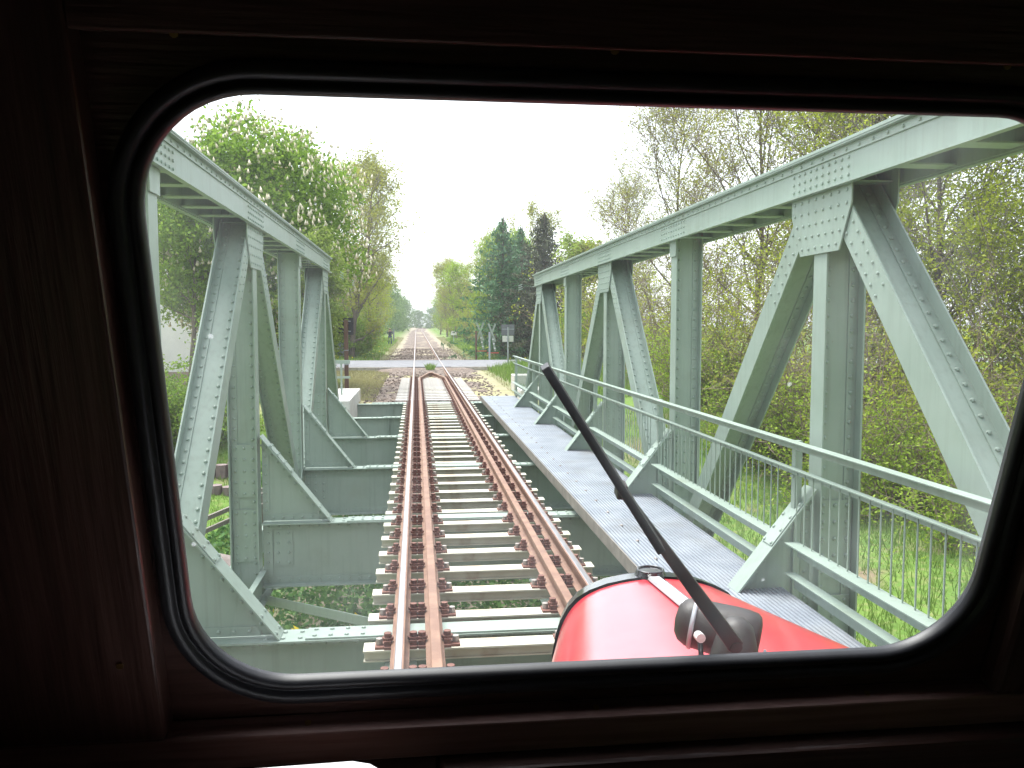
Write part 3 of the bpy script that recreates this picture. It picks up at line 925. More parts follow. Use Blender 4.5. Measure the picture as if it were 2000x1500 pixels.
for t_ in (0.05, 0.45, 0.95):
    q = fa.lerp(fb, t_) + fs_ * -0.06
    mb = MB(); mb.box(q.x - .04, q.x + .04, q.y - .04, q.y + .04, -2.3, -0.86); mb.build('post', M['timber'], fe)
def boulder(x, y, z, r, seed, label):
    g = random.Random(seed)
    import bmesh
    bm = bmesh.new(); bmesh.ops.create_icosphere(bm, subdivisions=3, radius=r)
    for v in bm.verts:
        n = math.sin(v.co.x * 5 / r + seed) * 0.06 + math.sin(v.co.y * 4 / r + v.co.z * 3 / r) * 0.07
        v.co *= 1 + n
        v.co.z *= 0.65
    me = bpy.data.meshes.new('boulder'); bm.to_mesh(me); bm.free()
    for p in me.polygons: p.use_smooth = True
    me.materials.append(M['stone'])
    o = link_obj('boulder', me); o.location = (x, y, z)
    return tag(o, label, 'rock')
boulder(-3.6, 12.2, -1.62, 0.62, 3, 'rounded brown boulder behind the first left bridge post')

# ------------------------------------------------------------------ house
house = empty('house', (-11.5, 38, -1.5), rz=R(4), label='white plastered house with pinkish plinth behind the left bridge truss', cat='house')
mb = MB(); mb.box(-7, 4.6, 0, 9, 1.52, 8.2); mb.build('wall', M['plaster'], house, world=False)
mb = MB(); mb.box(-7.06, 4.66, -0.06, 9.06, -1.0, 1.515); mb.build('plinth', M['plinth'], house, world=False)
mb = MB(); mb.prism([(-7.4, -0.5, 8.2), (-7.4, 9.5, 8.2), (-7.4, 4.5, 12.0)], (12.4, 0, 0)); rf = mb.build('roof', M['roof'], house, world=False)
mb = MB(); mb.box(-2, -1.3, 3, 3.7, 10, 13); mb.build('chimney', M['brick'], rf, world=False)
for (wx, wz, ww, wh) in ((-5.6, 2.9, 1.0, 1.7), (-3.2, 2.9, 1.0, 1.7), (-1.35, 2.3, 1.0, 1.7), (3.0, 2.9, 0.9, 1.7), (-5.6, 5.7, 1.0, 1.6), (-3.2, 5.7, 1.0, 1.6), (-1.35, 5.3, 1.0, 1.6), (3.0, 5.7, 0.9, 1.6)):
    mb = MB(); t_ = 0.07
    for (a0, a1, c0, c1) in ((wx, wx + ww, wz, wz + t_), (wx, wx + ww, wz + wh - t_, wz + wh), (wx, wx + t_, wz + t_, wz + wh - t_), (wx + ww - t_, wx + ww, wz + t_, wz + wh - t_), (wx + ww / 2 - .03, wx + ww / 2 + .03, wz + t_, wz + wh - t_)):
        mb.box(a0, a1, -0.03, -0.002, c0, c1)
    wf = mb.build('window', M['frame_white'], house, world=False)
    mb = MB(); mb.box(wx + t_, wx + ww - t_, -0.012, -0.003, wz + t_, wz + wh - t_); mb.build('pane', M['pane'], wf, world=False)
    mb = MB(); mb.box(wx - 0.1, wx + ww + 0.1, -0.16, -0.002, wz - 0.12, wz - 0.002); mb.build('sill', M['brick'], wf, world=False)
for wx in (-4.2, -0.2, 2.3):
    mb = MB()
    arch = [(wx, -0.072, 0.02), (wx + 0.8, -0.072, 0.02), (wx + 0.8, -0.072, 0.55)] + [(wx + 0.4 + 0.4 * math.cos(a), -0.072, 0.55 + 0.16 * math.sin(a)) for a in np.linspace(0.3, math.pi - 0.3, 7)] + [(wx, -0.072, 0.55)]
    mb.prism(arch, (0, 0.01, 0))
    bw = mb.build('cellar_window', M['pane'], house, world=False)
    mb = MB()
    for k in range(5): mb.box(wx + 0.08 + k * 0.155, wx + 0.1 + k * 0.155, -0.1, -0.075, 0.03, 0.6)
    mb.box(wx - .03, wx + .83, -0.11, -0.074, -0.03, 0.03)
    mb.build('window_bars', M['frame_white'], bw, world=False)

# ------------------------------------------------------------------ vegetation builders
def tubes_np(segs, n):
    """segs: list of (p0, p1, r0, r1) -> verts, quads"""
    S = np.array([(*a, *b, r0, r1) for a, b, r0, r1 in segs])
    p0, p1, r0, r1 = S[:, 0:3], S[:, 3:6], S[:, 6:7], S[:, 7:8]
    t = p1 - p0
    t /= np.linalg.norm(t, axis=1, keepdims=True) + 1e-9
    up = np.where(np.abs(t[:, 2:3]) < 0.9, np.array([[0, 0, 1.0]]), np.array([[1.0, 0, 0]]))
    a = np.cross(t, up); a /= np.linalg.norm(a, axis=1, keepdims=True) + 1e-9
    b = np.cross(t, a)
    rings = []
    for (p, r) in ((p0, r0), (p1, r1)):
        for k in range(n):
            q = 2 * math.pi * k / n
            rings.append(p + (a * math.cos(q) + b * math.sin(q)) * r)
    V = np.stack(rings, 1).reshape(-1, 3)
    base = np.arange(len(S))[:, None] * 2 * n
    F = np.concatenate([base + np.array([[k, n + k, n + (k + 1) % n, (k + 1) % n]]) for k in range(n)], 0)
    return V, F

def leaves_np(g, pts, size, aspect=0.5, droop=0.0, jit=0.0, flat=0.0):
    pts = np.asarray(pts)
    n = len(pts)
    if jit: pts = pts + g.normal(size=(n, 3)) * jit
    a = g.normal(size=(n, 3)); a[:, 2] -= droop
    a /= np.linalg.norm(a, axis=1, keepdims=True)
    b = np.cross(a, g.normal(size=(n, 3)) + np.array([0, 0, flat])); b /= np.linalg.norm(b, axis=1, keepdims=True) + 1e-9
    s = (size * g.uniform(0.6, 1.3, size=(n, 1)))
    c = np.cross(a, b)
    V = np.stack([pts - a * s * 0.5, pts + b * s * aspect * 0.5 + c * s * 0.08, pts + a * s * 0.5, pts - b * s * aspect * 0.5 + c * s * 0.08], 1).reshape(-1, 3)
    F = (np.arange(n)[:, None] * 4 + np.array([[0, 1, 2, 3]]))
    return V, F

def rvec(g):
    v = g.normal(size=3); return v / np.linalg.norm(v)

def branch(g, p, d, L, r, nseg, wander, lift, out):
    """a bending limb; returns its points with radii"""
    pts = [(p.copy(), r)]
    q = p.copy(); d = d / np.linalg.norm(d)
    for i in range(nseg):
        d = d + g.normal(size=3) * wander; d[2] += lift
        d /= np.linalg.norm(d)
        q2 = q + d * L / nseg
        r2 = r * (1 - 0.8 * (i + 1) / nseg)
        out.append((q.copy(), q2.copy(), pts[-1][1], r2))
        q = q2
        pts.append((q.copy(), r2))
    return pts

def deciduous(seed, H, base, Rc, limbs, subs, twigs, tl=0.7, up=0.5, trunk_r=0.16, env=None, lean=(0, 0), stems=1, multi=0.0):
    """skeleton of a broadleaf tree: returns thick segments, thin segments and twig points"""
    g = np.random.default_rng(seed)
    thick, thin, tips = [], [], []
    for s in range(stems):
        off = g.normal(size=2) * multi * 0.4 if stems > 1 else np.zeros(2)
        d0 = np.array([lean[0] + (g.normal() * multi if stems > 1 else 0), lean[1] + (g.normal() * multi if stems > 1 else 0), 1.0])
        tr = branch(g, np.array([off[0], off[1], -0.4]), d0, (H + 0.4) * (0.92 if stems == 1 else g.uniform(0.7, 1.0)), trunk_r * (1 if stems == 1 else 0.6), 9, 0.05, 0.04, thick)
        zs = np.array([p[0][2] for p in tr])
        nl = max(3, limbs // stems)
        for i in range(nl):
            f = (i + g.uniform(0, 1)) / nl
            h = base + (H * 0.93 - base) * f
            k = min(np.searchsorted(zs, h), len(tr) - 1)
            k = max(k, 1)
            t = (h - zs[k - 1]) / max(zs[k] - zs[k - 1], 1e-3); t = min(max(t, 0), 1)
            p = tr[k - 1][0] * (1 - t) + tr[k][0] * t
            az = i * 2.4 + g.uniform(-.5, .5) + s * 1.3
            e = Rc * (env(f) if env else (math.sin(math.pi * (0.18 + 0.74 * f)) ** 0.7))
            d = np.array([math.cos(az), math.sin(az), up + 0.5 * f + g.normal() * 0.15])
            L = e * g.uniform(0.75, 1.1) / math.sqrt(1 / (1 + d[2] ** 2)) * 0.8
            lb = branch(g, p, d, L, max(0.022, tr[k][1] * 0.6), 5, 0.14, 0.05, thick)
            for j in range(subs):
                u = g.uniform(0.2, 1.0) * (len(lb) - 1)
                ki = int(min(u, len(lb) - 2)); fr = u - ki
                q = lb[ki][0] * (1 - fr) + lb[ki + 1][0] * fr
                dd = (lb[ki + 1][0] - lb[ki][0]); dd /= np.linalg.norm(dd)
                dd = dd * 0.8 + rvec(g) * 0.8; dd[2] += 0.2
                sb = branch(g, q, dd, L * g.uniform(0.25, 0.5), 0.014, 3, 0.2, 0.06, thin)
                for m in range(twigs):
                    w_ = sb[g.integers(1, len(sb))][0]
                    d3 = dd * 0.5 + rvec(g); d3[2] += 0.25
                    tw = branch(g, w_, d3, tl * g.uniform(0.5, 1.2), 0.0075, 2, 0.25, 0.06, thin)
                    tips += [tw[1][0], tw[2][0], (tw[1][0] + tw[2][0]) / 2]
    return g, thick, thin, np.array(tips)

def wood_mesh(thick, thin, bark, twig, n1=7, n2=3):
    V1, F1 = tubes_np(thick, n1)
    V2, F2 = tubes_np(thin, n2) if thin else (np.zeros((0, 3)), np.zeros((0, 4), int))
    return np_mesh('trunk', np.concatenate([V1, V2]), np.concatenate([F1, F2 + len(V1)]), [bark, twig], np.concatenate([np.zeros(len(F1)), np.ones(len(F2))]))

def make_tree(name, loc, wood, crown, label, cat='tree', group=None, rz=0, sc_=1.0, extra=None):
    t = empty(name, loc, rz, label, cat, group)
    t.scale = (sc_, sc_, sc_) if not hasattr(sc_, '__len__') else sc_
    link_obj('trunk', wood, t)
    c = link_obj('crown', crown, t)
    if extra:
        for nm, me in extra:
            o = link_obj(nm, me, c); o['kind'] = 'stuff'
    return t

def crown_of(g, tips, per, size, mat_, aspect=0.5, jit=0.14, droop=0.2, keep=1.0):
    k = g.random(len(tips)) < keep
    pts = np.repeat(tips[k], per, axis=0)
    V, F = leaves_np(g, pts, size, aspect, droop, jit)
    return np_mesh('crown', V, F, mat_)

def gz(x, y): return float(ground_z(x, y))

# --- flowering horse chestnut
g, th, tn, tips = deciduous(11, 8.6, 1.4, 4.4, 34, 12, 6, tl=0.55, up=0.15, trunk_r=0.3, env=lambda f: math.sqrt(max(0.04, 1 - (1.75 * f - 0.85) ** 2)))
ch_w = wood_mesh(th, tn, M['bark'], M['bark'])
cen = np.array([0, 0, 5.95]); axs = np.array([3.75, 3.75, 4.05])
dirs = g.normal(size=(2600, 3)); dirs /= np.linalg.norm(dirs, axis=1, keepdims=True)
lump = 1 + 0.10 * np.sin(dirs[:, 0] * 7 + 1) * np.sin(dirs[:, 1] * 6 + 2) + 0.09 * np.sin(dirs[:, 2] * 9 + dirs[:, 0] * 4) + 0.04 * g.normal(size=2600)
shell = cen + dirs * axs * (lump * g.uniform(0.74, 1.0, 2600) ** 0.6)[:, None]
tip_r = np.linalg.norm((tips - cen) / axs, axis=1)
tips = tips[tip_r < 1.05]
tips = tips[g.permutation(len(tips))[:2600]]
ch_c = crown_of(g, np.concatenate([tips, shell]), 9, 0.20, M['leaf_chestnut'], aspect=0.5, jit=0.19, droop=0.5)
shell_top = shell[np.linalg.norm((shell - cen) / axs, axis=1) > 0.88]
cand = np.repeat(shell_top, 2, axis=0); cand = cand + g.normal(size=cand.shape) * 0.18; cand = cand[g.permutation(len(cand))[:2300]]
V, F = [], []
for i, p in enumerate(cand):
    ax = np.array([g.normal() * 0.15, g.normal() * 0.15, 1.0]); hgt = g.uniform(0.13, 0.22); wd = hgt * 0.36
    p = p + (p - cen) / np.linalg.norm(p - cen) * 0.22
    ring = [p + np.array([math.cos(q), math.sin(q), 0.25]) * wd for q in (0, 2.09, 4.19)]
    V += [p - ax * 0.02, *ring, p + ax * hgt]
    b = 5 * i
    F += [(b, b + 2, b + 1), (b, b + 3, b + 2), (b, b + 1, b + 3), (b + 4, b + 1, b + 2), (b + 4, b + 2, b + 3), (b + 4, b + 3, b + 1)]
ch_f = np_mesh('flower_candles', V, F, M['flower'])
make_tree('chestnut_tree', (-6.55, 31, gz(-6.55, 31)), ch_w, ch_c, 'big round chestnut tree covered in cream flower candles left of the track', sc_=(1.0, 1.0, 0.955), extra=[('flower_candles', ch_f)])

# --- leafy tree before the house, light green young tree
g, th, tn, tips = deciduous(21, 6.8, 2.4, 2.3, 14, 8, 5, tl=0.5, up=0.15, trunk_r=0.11)
make_tree('leafy_tree', (-7.9, 27.5, gz(-7.9, 27.5)), wood_mesh(th, tn, M['bark'], M['bark']), crown_of(g, tips, 6, 0.15, M['leaf_mid'], jit=0.12),
          'mid green leafy tree hanging in front of the white house')
g, th, tn, tips = deciduous(22, 6.0, 0.8, 1.35, 18, 7, 5, tl=0.45, up=0.5, trunk_r=0.09)
lt_w, lt_c = wood_mesh(th, tn, M['bark'], M['twig']), crown_of(g, tips, 6, 0.15, M['leaf_light'], jit=0.11)
make_tree('young_maple', (-3.75, 27.0, gz(-3.75, 27.0)), lt_w, lt_c, 'bright yellow green young tree below the chestnut beside the left truss', sc_=(0.95, 0.95, 0.84))
make_tree('young_maple', (8.1, 43.5, gz(8.1, 43.5)), lt_w, lt_c, 'bright green young tree beside the dark spruce on the right', rz=2.1, sc_=(1.25, 1.25, 1.1))

# --- budding trees, three meshes
def bud(seed, H, base, Rc, limbs, subs, twigs, leafm, per, size, keep, twigm, **kw):
    g, th, tn, tips = deciduous(seed, H, base, Rc, limbs, subs, twigs, **kw)
    return wood_mesh(th, tn, M['bark'], twigm), crown_of(g, tips, per, size, leafm, jit=0.12, keep=keep)
budA = bud(31, 11, 1.6, 3.4, 26, 10, 7, M['leaf_bud'], 6, 0.095, 0.95, M['twig_grey'], tl=0.9, up=0.5, trunk_r=0.12)
budB = bud(32, 10, 0.8, 2.8, 26, 9, 6, M['leaf_olive'], 3, 0.14, 0.95, M['twig_grey'], tl=0.8, up=0.7)
budC = bud(33, 9, 0.5, 2.6, 26, 9, 6, M['leaf_spring'], 4, 0.15, 0.95, M['twig'], tl=0.7, up=0.5)
budD = bud(34, 10.5, 1.0, 3.2, 26, 12, 8, M['leaf_bud'], 7, 0.085, 0.85, M['twig_grey'], tl=1.0, up=0.9, trunk_r=0.10)
def bt_(v, x, y, s, rz, label, name='budding_tree', group='budding trees along the line'):
    make_tree(name, (x, y, gz(x, y) - 0.05), v[0], v[1], label, group=group, rz=rz, sc_=s)
budE = bud(35, 10.5, 0.8, 3.2, 28, 13, 8, M['leaf_olive'], 4, 0.085, 0.7, M['twig'], tl=1.0, up=0.9, trunk_r=0.10)
# left of the line, near to far
bt_(budB, -4.9, 56, (1.25, 1.1, 1.25), 0.3, 'brownish budding tree directly right of the flowering chestnut')
bt_(budA, -4.0, 63, (1.05, 1, 1.22), 1.9, 'tall budding tree with bare upper twigs leaning over the line at left')
bt_(budB, -7.5, 70, 1.1, 2.5, 'brown budding tree half hidden behind the tall left budding tree')
bt_(budC, -6.0, 84, 0.95, 4.0, 'green budding tree just behind the standing person')
bt_(budB, -5.4, 98, 1.0, 5.1, 'olive budding tree past the standing person on the left')
bt_(budA, -5.6, 116, 0.9, 0.8, 'thin budding tree at the left edge of the far tree gap')
bt_(budC, -8.5, 60, 1.0, 3.3, 'green budding tree in the gap behind the chestnut trunk')
# right of the line, far to near
bt_(budC, 3.7, 150, 0.95, 1.0, 'farthest green budding tree at the right of the tree gap')
bt_(budB, 4.0, 124, 1.05, 2.0, 'second farthest budding tree on the right of the line')
bt_(budB, 4.5, 106, 0.95, 3.0, 'olive budding tree among the far right row')
bt_(budC, 5.0, 92, 0.95, 4.0, 'rounded green budding tree above the small pale marker sign')
bt_(budB, 5.6, 78, 1.0, 0.5, 'olive budding tree in front of the far right row')
bt_(budC, 6.2, 68, 1.02, 1.3, 'yellow green budding tree behind the slender tree left of the spruce')
bt_(budC, 5.0, 63, (0.75, 0.75, 0.98), 2.2, 'slender yellow green tree touching the left side of the tall green spruce')
bt_(budB, 8.8, 72, 1.15, 5.6, 'budding tree rising behind the tall green spruce')
# --- spruces
def spruce(seed, H, Rb, needle, nb=240, per=58):
    g = np.random.default_rng(seed)
    th, tn, pts = [], [], []
    branch(g, np.array([0, 0, -.3]), np.array([0, 0, 1.0]), H + 0.3, 0.14, 10, 0.01, 0.05, th)
    for i in range(nb):
        f = (i / nb) ** 0.85
        h = 0.4 + (H - 0.5) * f
        L = Rb * (1 - f) ** 0.82 * g.uniform(0.6, 1.2) + 0.06
        az = i * 2.39996 + g.uniform(-.3, .3)
        d = np.array([math.cos(az), math.sin(az), 0.30 - 0.5 * (1 - f)])
        b = branch(g, np.array([0, 0, h]), d, L, 0.022, 4, 0.06, 0.03, tn)
        m = int(per * (L / Rb) ** 1.1 + 2)
        for k in range(m):
            u = g.uniform(0.12, 1.0) * 4; ki = min(int(u), 3); fr = u - ki
            q = b[ki][0] * (1 - fr) + b[ki + 1][0] * fr
            wdt = 0.22 * (1 - u / 5) * L + 0.05
            side_ = np.array([-math.sin(az), math.cos(az), 0])
            pts.append(q + side_ * g.normal() * wdt * 0.6 + np.array([0, 0, -abs(g.normal()) * 0.12]))
    V, F = leaves_np(g, np.array(pts), 0.34, 0.24, 0.9, 0.04)
    return wood_mesh(th, tn, M['bark'], M['bark']), np_mesh('crown', V, F, needle)
spA = spruce(41, 9.4, 3.3, M['needle'])
spB = spruce(42, 9.2, 3.2, M['needle_dark'])
make_tree('spruce_tree', (5.2, 56, gz(5.2, 56)), *spA, 'tall blue green spruce behind the level crossing sign', group='spruces by the crossing', sc_=(1.18, 1.18, 1.0))
make_tree('spruce_tree', (6.9, 60, gz(6.9, 60)), *spA, 'slightly shorter green spruce tucked between the two front spruces', group='spruces by the crossing', rz=1.2, sc_=0.97)
make_tree('spruce_tree', (7.6, 53.5, gz(7.6, 53.5)), *spB, 'dark brown green spruce just above the far end of the right truss', group='spruces by the crossing', sc_=(1.25, 1.25, 1.03))
make_tree('spruce_tree', (10.2, 58, gz(10.2, 58)), *spB, 'dark spruce behind the bright green young tree on the right', group='spruces by the crossing', rz=2.0, sc_=0.8)

# --- tall sparse trees beyond the right truss
for (v, x, y, s, rz, lab) in (
        (budE, 10.2, 41, 0.85, 0.4, 'low sparse budding tree first to rise above the right top chord'),
        (budE, 11.0, 35, 1.05, 1.4, 'sparse budding tree above the middle of the right top chord'),
        (budE, 12.0, 30, 1.2, 2.6, 'tall sparse twiggy tree against the sky above the right chord'),
        (budA, 12.6, 25.5, 1.15, 3.9, 'broad sparse tree behind the plain post of the right truss'),
        (budE, 14.5, 27, 1.35, 4.6, 'tallest twiggy tree behind the upper right window corner'),
        (budD, 13.0, 20.5, 1.15, 5.4, 'sparse budding tree right of the big right gusset plate'),
        (budD, 15.5, 19, 1.2, 0.9, 'yellow budding tree seen past the nearest right diagonal'),
        (budA, 17.5, 15.5, 1.0, 2.2, 'nearest budding tree at the right edge of the window'),
        (budE, 17.0, 33, 1.3, 3.0, 'budding tree standing far back behind the right thicket')):
    bt_(v, x, y, s, rz, lab, 'sparse_tree', 'sparse budding trees right of the bridge')

# --- thickets: arching brown stems with young leaves
def shrub(seed, H, Rr, stems, leafm, keep, per=2, size=0.08, twigm='twig', dens=9):
    g = np.random.default_rng(seed)
    th, tn, tips = [], [], []
    for s in range(stems):
        az = g.uniform(0, 6.28); rr = Rr * 0.45 * math.sqrt(g.random())
        p = np.array([rr * math.cos(az), rr * math.sin(az), -0.3])
        d = np.array([g.normal() * 0.35, g.normal() * 0.35, 1.0])
        L = H * g.uniform(0.55, 1.1)
        b = branch(g, p, d, L, g.uniform(0.012, 0.028), 6, 0.16, -0.02, th)
        for k in range(dens):
            u = g.uniform(0.15, 1.0) * 6; ki = min(int(u), 5); fr = u - ki
            q = b[ki][0] * (1 - fr) + b[ki + 1][0] * fr
            dd = rvec(g); dd[2] = abs(dd[2]) * 0.6
            sb = branch(g, q, dd, g.uniform(0.4, 1.1), 0.008, 3, 0.25, 0.0, tn)
            for m in range(3):
                tw = branch(g, sb[g.integers(1, 4)][0], rvec(g) + np.array([0, 0, .2]), g.uniform(0.25, 0.5), 0.005, 2, 0.25, 0, tn)
                tips += [tw[1][0], tw[2][0]]
            tips += [sb[1][0], sb[2][0], sb[3][0]]
    tips = np.array(tips)
    return wood_mesh(th, tn, M[twigm], M[twigm], 5, 3), crown_of(g, tips, per, size, leafm, jit=0.08, keep=keep)
shA = shrub(51, 4.6, 2.2, 60, M['leaf_olive'], 0.6)
shB = shrub(52, 2.6, 1.9, 50, M['leaf_spring'], 0.9, per=4)
shC = shrub(53, 5.2, 2.2, 60, M['leaf_bud'], 0.7, per=3)
shD = shrub(54, 3.2, 2.0, 45, M['leaf_mid'], 0.95, per=5, size=0.13)
def sb_(v, x, y, s, rz, lab, grp='thicket bushes right of the bridge'):
    make_tree('bush', (x, y, gz(x, y) - 0.05), v[0], v[1], lab, 'bush', grp, rz, s)
for (v, x, y, s, rz, lab) in (
        (shA, 8.6, 29.5, 1.1, 0.2, 'brown twiggy bush seen between the far right posts'),
        (shC, 9.2, 24.5, 1.1, 1.1, 'tall brown bush directly left of the plain right post'),
        (shA, 9.6, 20.5, 1.1, 2.3, 'tangled brown bush directly right of the plain right post'),
        (shC, 10.6, 17.0, 1.05, 3.1, 'dense brown and green bush behind the big right diagonal'),
        (shA, 11.2, 14.0, 0.95, 4.2, 'twiggy bush right of the nearest right post'),
        (shC, 13.0, 11.8, 0.9, 5.0, 'olive bush showing past the nearest right diagonal'),
        (shB, 7.6, 24.0, 1.0, 0.7, 'low green bush under the far part of the right thicket'),
        (shB, 8.2, 20.0, 1.05, 1.7, 'low leafy bush below the handrail in the middle'),
        (shB, 9.0, 16.6, 1.1, 2.7, 'low yellow green bush beside the big right post'),
        (shB, 9.9, 13.6, 1.0, 3.7, 'low yellow green bush right of the big right post'),
        (shB, 12.0, 10.2, 1.0, 4.7, 'low green bush nearest to the right window edge'),
        (shC, 7.9, 34.5, 1.2, 5.7, 'green brown bush behind the far right truss end'),
        (shC, 12.5, 23.5, 1.4, 0.9, 'large brown bush deep in the right thicket'),
        (shC, 14.0, 18.5, 1.4, 2.0, 'large bush behind the nearest twiggy bush'),
        (shD, 8.4, 40.0, 1.1, 2.0, 'dark leafy bush at the foot of the spruces')):
    sb_(v, x, y, s, rz, lab)
for (v, x, y, s, rz, lab) in (
        (shD, -5.6, 58, 1.15, 0.3, 'dark green bush behind the black board post on the left'),
        (shD, -7.8, 56, 1.3, 1.5, 'dark green bush left of the black board'),
        (shD, -5.2, 72, 1.0, 2.2, 'green bush between the dark bush and the person'),
        (shD, -13.5, 34, 0.7, 0.8, 'leafy garden bush hidden behind the left window edge'),
        (shB, -8.75, 27.5, 0.45, 2.8, 'tiny green bush in front of the plinth of the house'),
        (shD, -5.8, 20.8, 0.75, 1.9, 'ivy green bush behind the first left post'),
        (shD, -7.6, 20.0, 0.6, 4.1, 'small leafy bush left of the palisade wall'),
        (shD, 5.2, 110, 0.9, 1.0, 'bright bush at the foot of the far right row'),
        (shC, 6.3, 86, 0.9, 3.0, 'brown brush behind the small far sign'),
        (shC, 6.0, 74, 0.95, 4.0, 'brown brush at the foot of the yellow green tree')):
    sb_(v, x, y, s, rz, lab, 'bushes beside the line')

# --- wood closing the far end of the line, plus unseen trees added round the car
g, th, tn, tips = deciduous(61, 9.5, 0.2, 3.8, 26, 7, 4, tl=0.9, up=0.2)
tips[:, 2] = np.abs(tips[:, 2] - 1.0)
Vb, Fb = leaves_np(g, np.repeat(tips, 2, axis=0), 0.42, 0.6, 0, 0.25)
VV, FF = [], []
g = np.random.default_rng(62)
n_ = 0
spots = [(-5.6 - g.uniform(0, 4), yy) for yy in np.arange(132, 330, 6)] + [(-15 - g.uniform(0, 8), yy) for yy in np.arange(140, 330, 16)]
spots += [(float(cxl(yy)) + 8 + g.uniform(0, 6), yy) for yy in np.arange(165, 340, 8)]
spots += [(xx, 350 + g.uniform(-20, 20)) for xx in np.arange(-70, 90, 3.0)]
spots += [(xx, -20 - g.uniform(0, 8)) for xx in np.arange(-34, 36, 4.5)] + [(-22 - g.uniform(0, 6), yy) for yy in np.arange(-14, 24, 5)] + [(20 + g.uniform(0, 6), yy) for yy in np.arange(-14, 10, 5)]  # unseen trees behind and beside the car, added to block low sky light
for (x, y) in spots:
    a = g.uniform(0, 6.28); s = g.uniform(0.8, 1.15)
    c, d = math.cos(a), math.sin(a)
    W_ = np.stack([Vb[:, 0] * c - Vb[:, 1] * d, Vb[:, 0] * d + Vb[:, 1] * c, Vb[:, 2]], 1) * s
    sel = g.random(len(Fb)) < (0.8 if y > 300 or y < 30 else 0.5)
    idx = np.nonzero(sel)[0]
    vv = W_.reshape(-1, 4, 3)[idx].reshape(-1, 3) + np.array([x, y, gz(x, y)])
    VV.append(vv); FF.append(np.arange(len(idx))[:, None] * 4 + np.array([[0, 1, 2, 3]]) + n_)
    n_ += len(idx) * 4
fw = link_obj('far_and_unseen_wood', np_mesh('far_and_unseen_wood', np.concatenate(VV), np.concatenate(FF), M['leaf_far']))
tag(fw, 'pale green wood closing the far line end, plus unseen trees added as light blockers', 'wood', kind='stuff')

# --- grass, ivy, dandelions
def blades(g, x, y, h, wd):
    n = len(x)
    z = ground_z(x, y)
    p = np.stack([x, y, z - 0.02], 1)
    a = g.uniform(0, 6.28, n)
    dx = np.stack([np.cos(a), np.sin(a), np.zeros(n)], 1) * (wd * 0.5)[:, None]
    ln = np.stack([g.normal(size=n) * 0.3, g.normal(size=n) * 0.3, np.ones(n)], 1) * h[:, None]
    V = np.stack([p - dx, p + dx, p + ln * 0.55 + dx * 0.7, p + ln], 1).reshape(-1, 3)
    return V, np.arange(n)[:, None] * 4 + np.array([[0, 1, 2, 3]])
def field(g, n, x0, x1, y0, y1, h, wd):
    x = g.uniform(x0, x1, n); y = g.uniform(y0, y1, n)
    return x, y, h * g.uniform(0.5, 1.3, n), wd * g.uniform(0.7, 1.3, n)
g = np.random.default_rng(71)
parts = [field(g, 26000, 3.0, 13, 5, 23, 0.24, 0.02), field(g, 9000, 2.9, 8.5, 25.5, 41.6, 0.34, 0.035),
         field(g, 9000, 3.2, 9.5, 51, 110, 0.26, 0.07), field(g, 9000, -9.5, -3.0, 51, 110, 0.24, 0.07),
         field(g, 14000, -9, -3.1, 9, 21, 0.12, 0.018), field(g, 7000, -10.5, -3.4, 21, 36, 0.16, 0.03)]
A = [np.concatenate(q) for q in zip(*parts)]
V, F = blades(g, *A)
go_ = link_obj('grass', np_mesh('grass', V, F, M['grass'])); tag(go_, 'short green grass on the verges and banks', 'grass', kind='stuff')
parts = [field(g, 24000, -6.5, -1.9, 25.2, 41.7, 0.10, 0.035), field(g, 900, 2.6, 3.4, 25.5, 41.6, 0.12, 0.03), field(g, 3500, -3.6, -2.5, 51, 130, 0.12, 0.05), field(g, 3500, 2.5, 3.6, 51, 130, 0.12, 0.05)]
A = [np.concatenate(q) for q in zip(*parts)]
V, F = blades(g, *A)
gd_ = link_obj('dry_grass', np_mesh('dry_grass', V, F, M['grass_dry'])); tag(gd_, 'dry straw coloured grass beside the ballast', 'grass', kind='stuff')
x = g.uniform(-4.2, 4.0, 30000); y = g.uniform(8.5, 20.2, 30000); z = ground_z(x, y) + np.abs(g.normal(size=30000)) * 0.10
V, F = leaves_np(g, np.stack([x, y, z], 1), 0.10, 0.8, 0.0, 0.0)
iv = link_obj('ivy', np_mesh('ivy', V, F, M['ivy'])); tag(iv, 'dark green ivy carpet on the slope under the bridge', 'ivy', kind='stuff')
n = 90
x = np.concatenate([g.uniform(-6, -3.2, n), g.uniform(3.3, 7, 30), g.uniform(-3, -1.2, 10)]); y = np.concatenate([g.uniform(51, 75, n), g.uniform(51, 70, 30), g.uniform(10, 13, 10)])
V, F = leaves_np(g, np.stack([x, y, ground_z(x, y) + 0.22], 1), 0.11, 0.9, 0, 0, 3)
dn = link_obj('dandelions', np_mesh('dandelions', V, F, M['dandelion'])); tag(dn, 'yellow dandelions dotted through the grass', 'flowers', kind='stuff')
# tuft between the rails before the road
x, y, h, wd = field(g, 160, -0.15, 0.25, 40.6, 41.6, 0.28, 0.03)
p0 = np.stack([x, y, np.full(160, -0.1)], 1)
ln = np.stack([g.normal(size=160) * .35, g.normal(size=160) * .35, np.ones(160)], 1) * h[:, None]
dx = np.stack([wd / 2, wd * 0, wd * 0], 1)
gt = link_obj('grass_tuft', np_mesh('grass_tuft', np.stack([p0 - dx, p0 + dx, p0 + ln * .5 + dx, p0 + ln], 1).reshape(-1, 3), np.arange(160)[:, None] * 4 + np.array([[0, 1, 2, 3]]), M['grass']))
tag(gt, 'small green grass tuft growing between the rails before the road', 'plant')

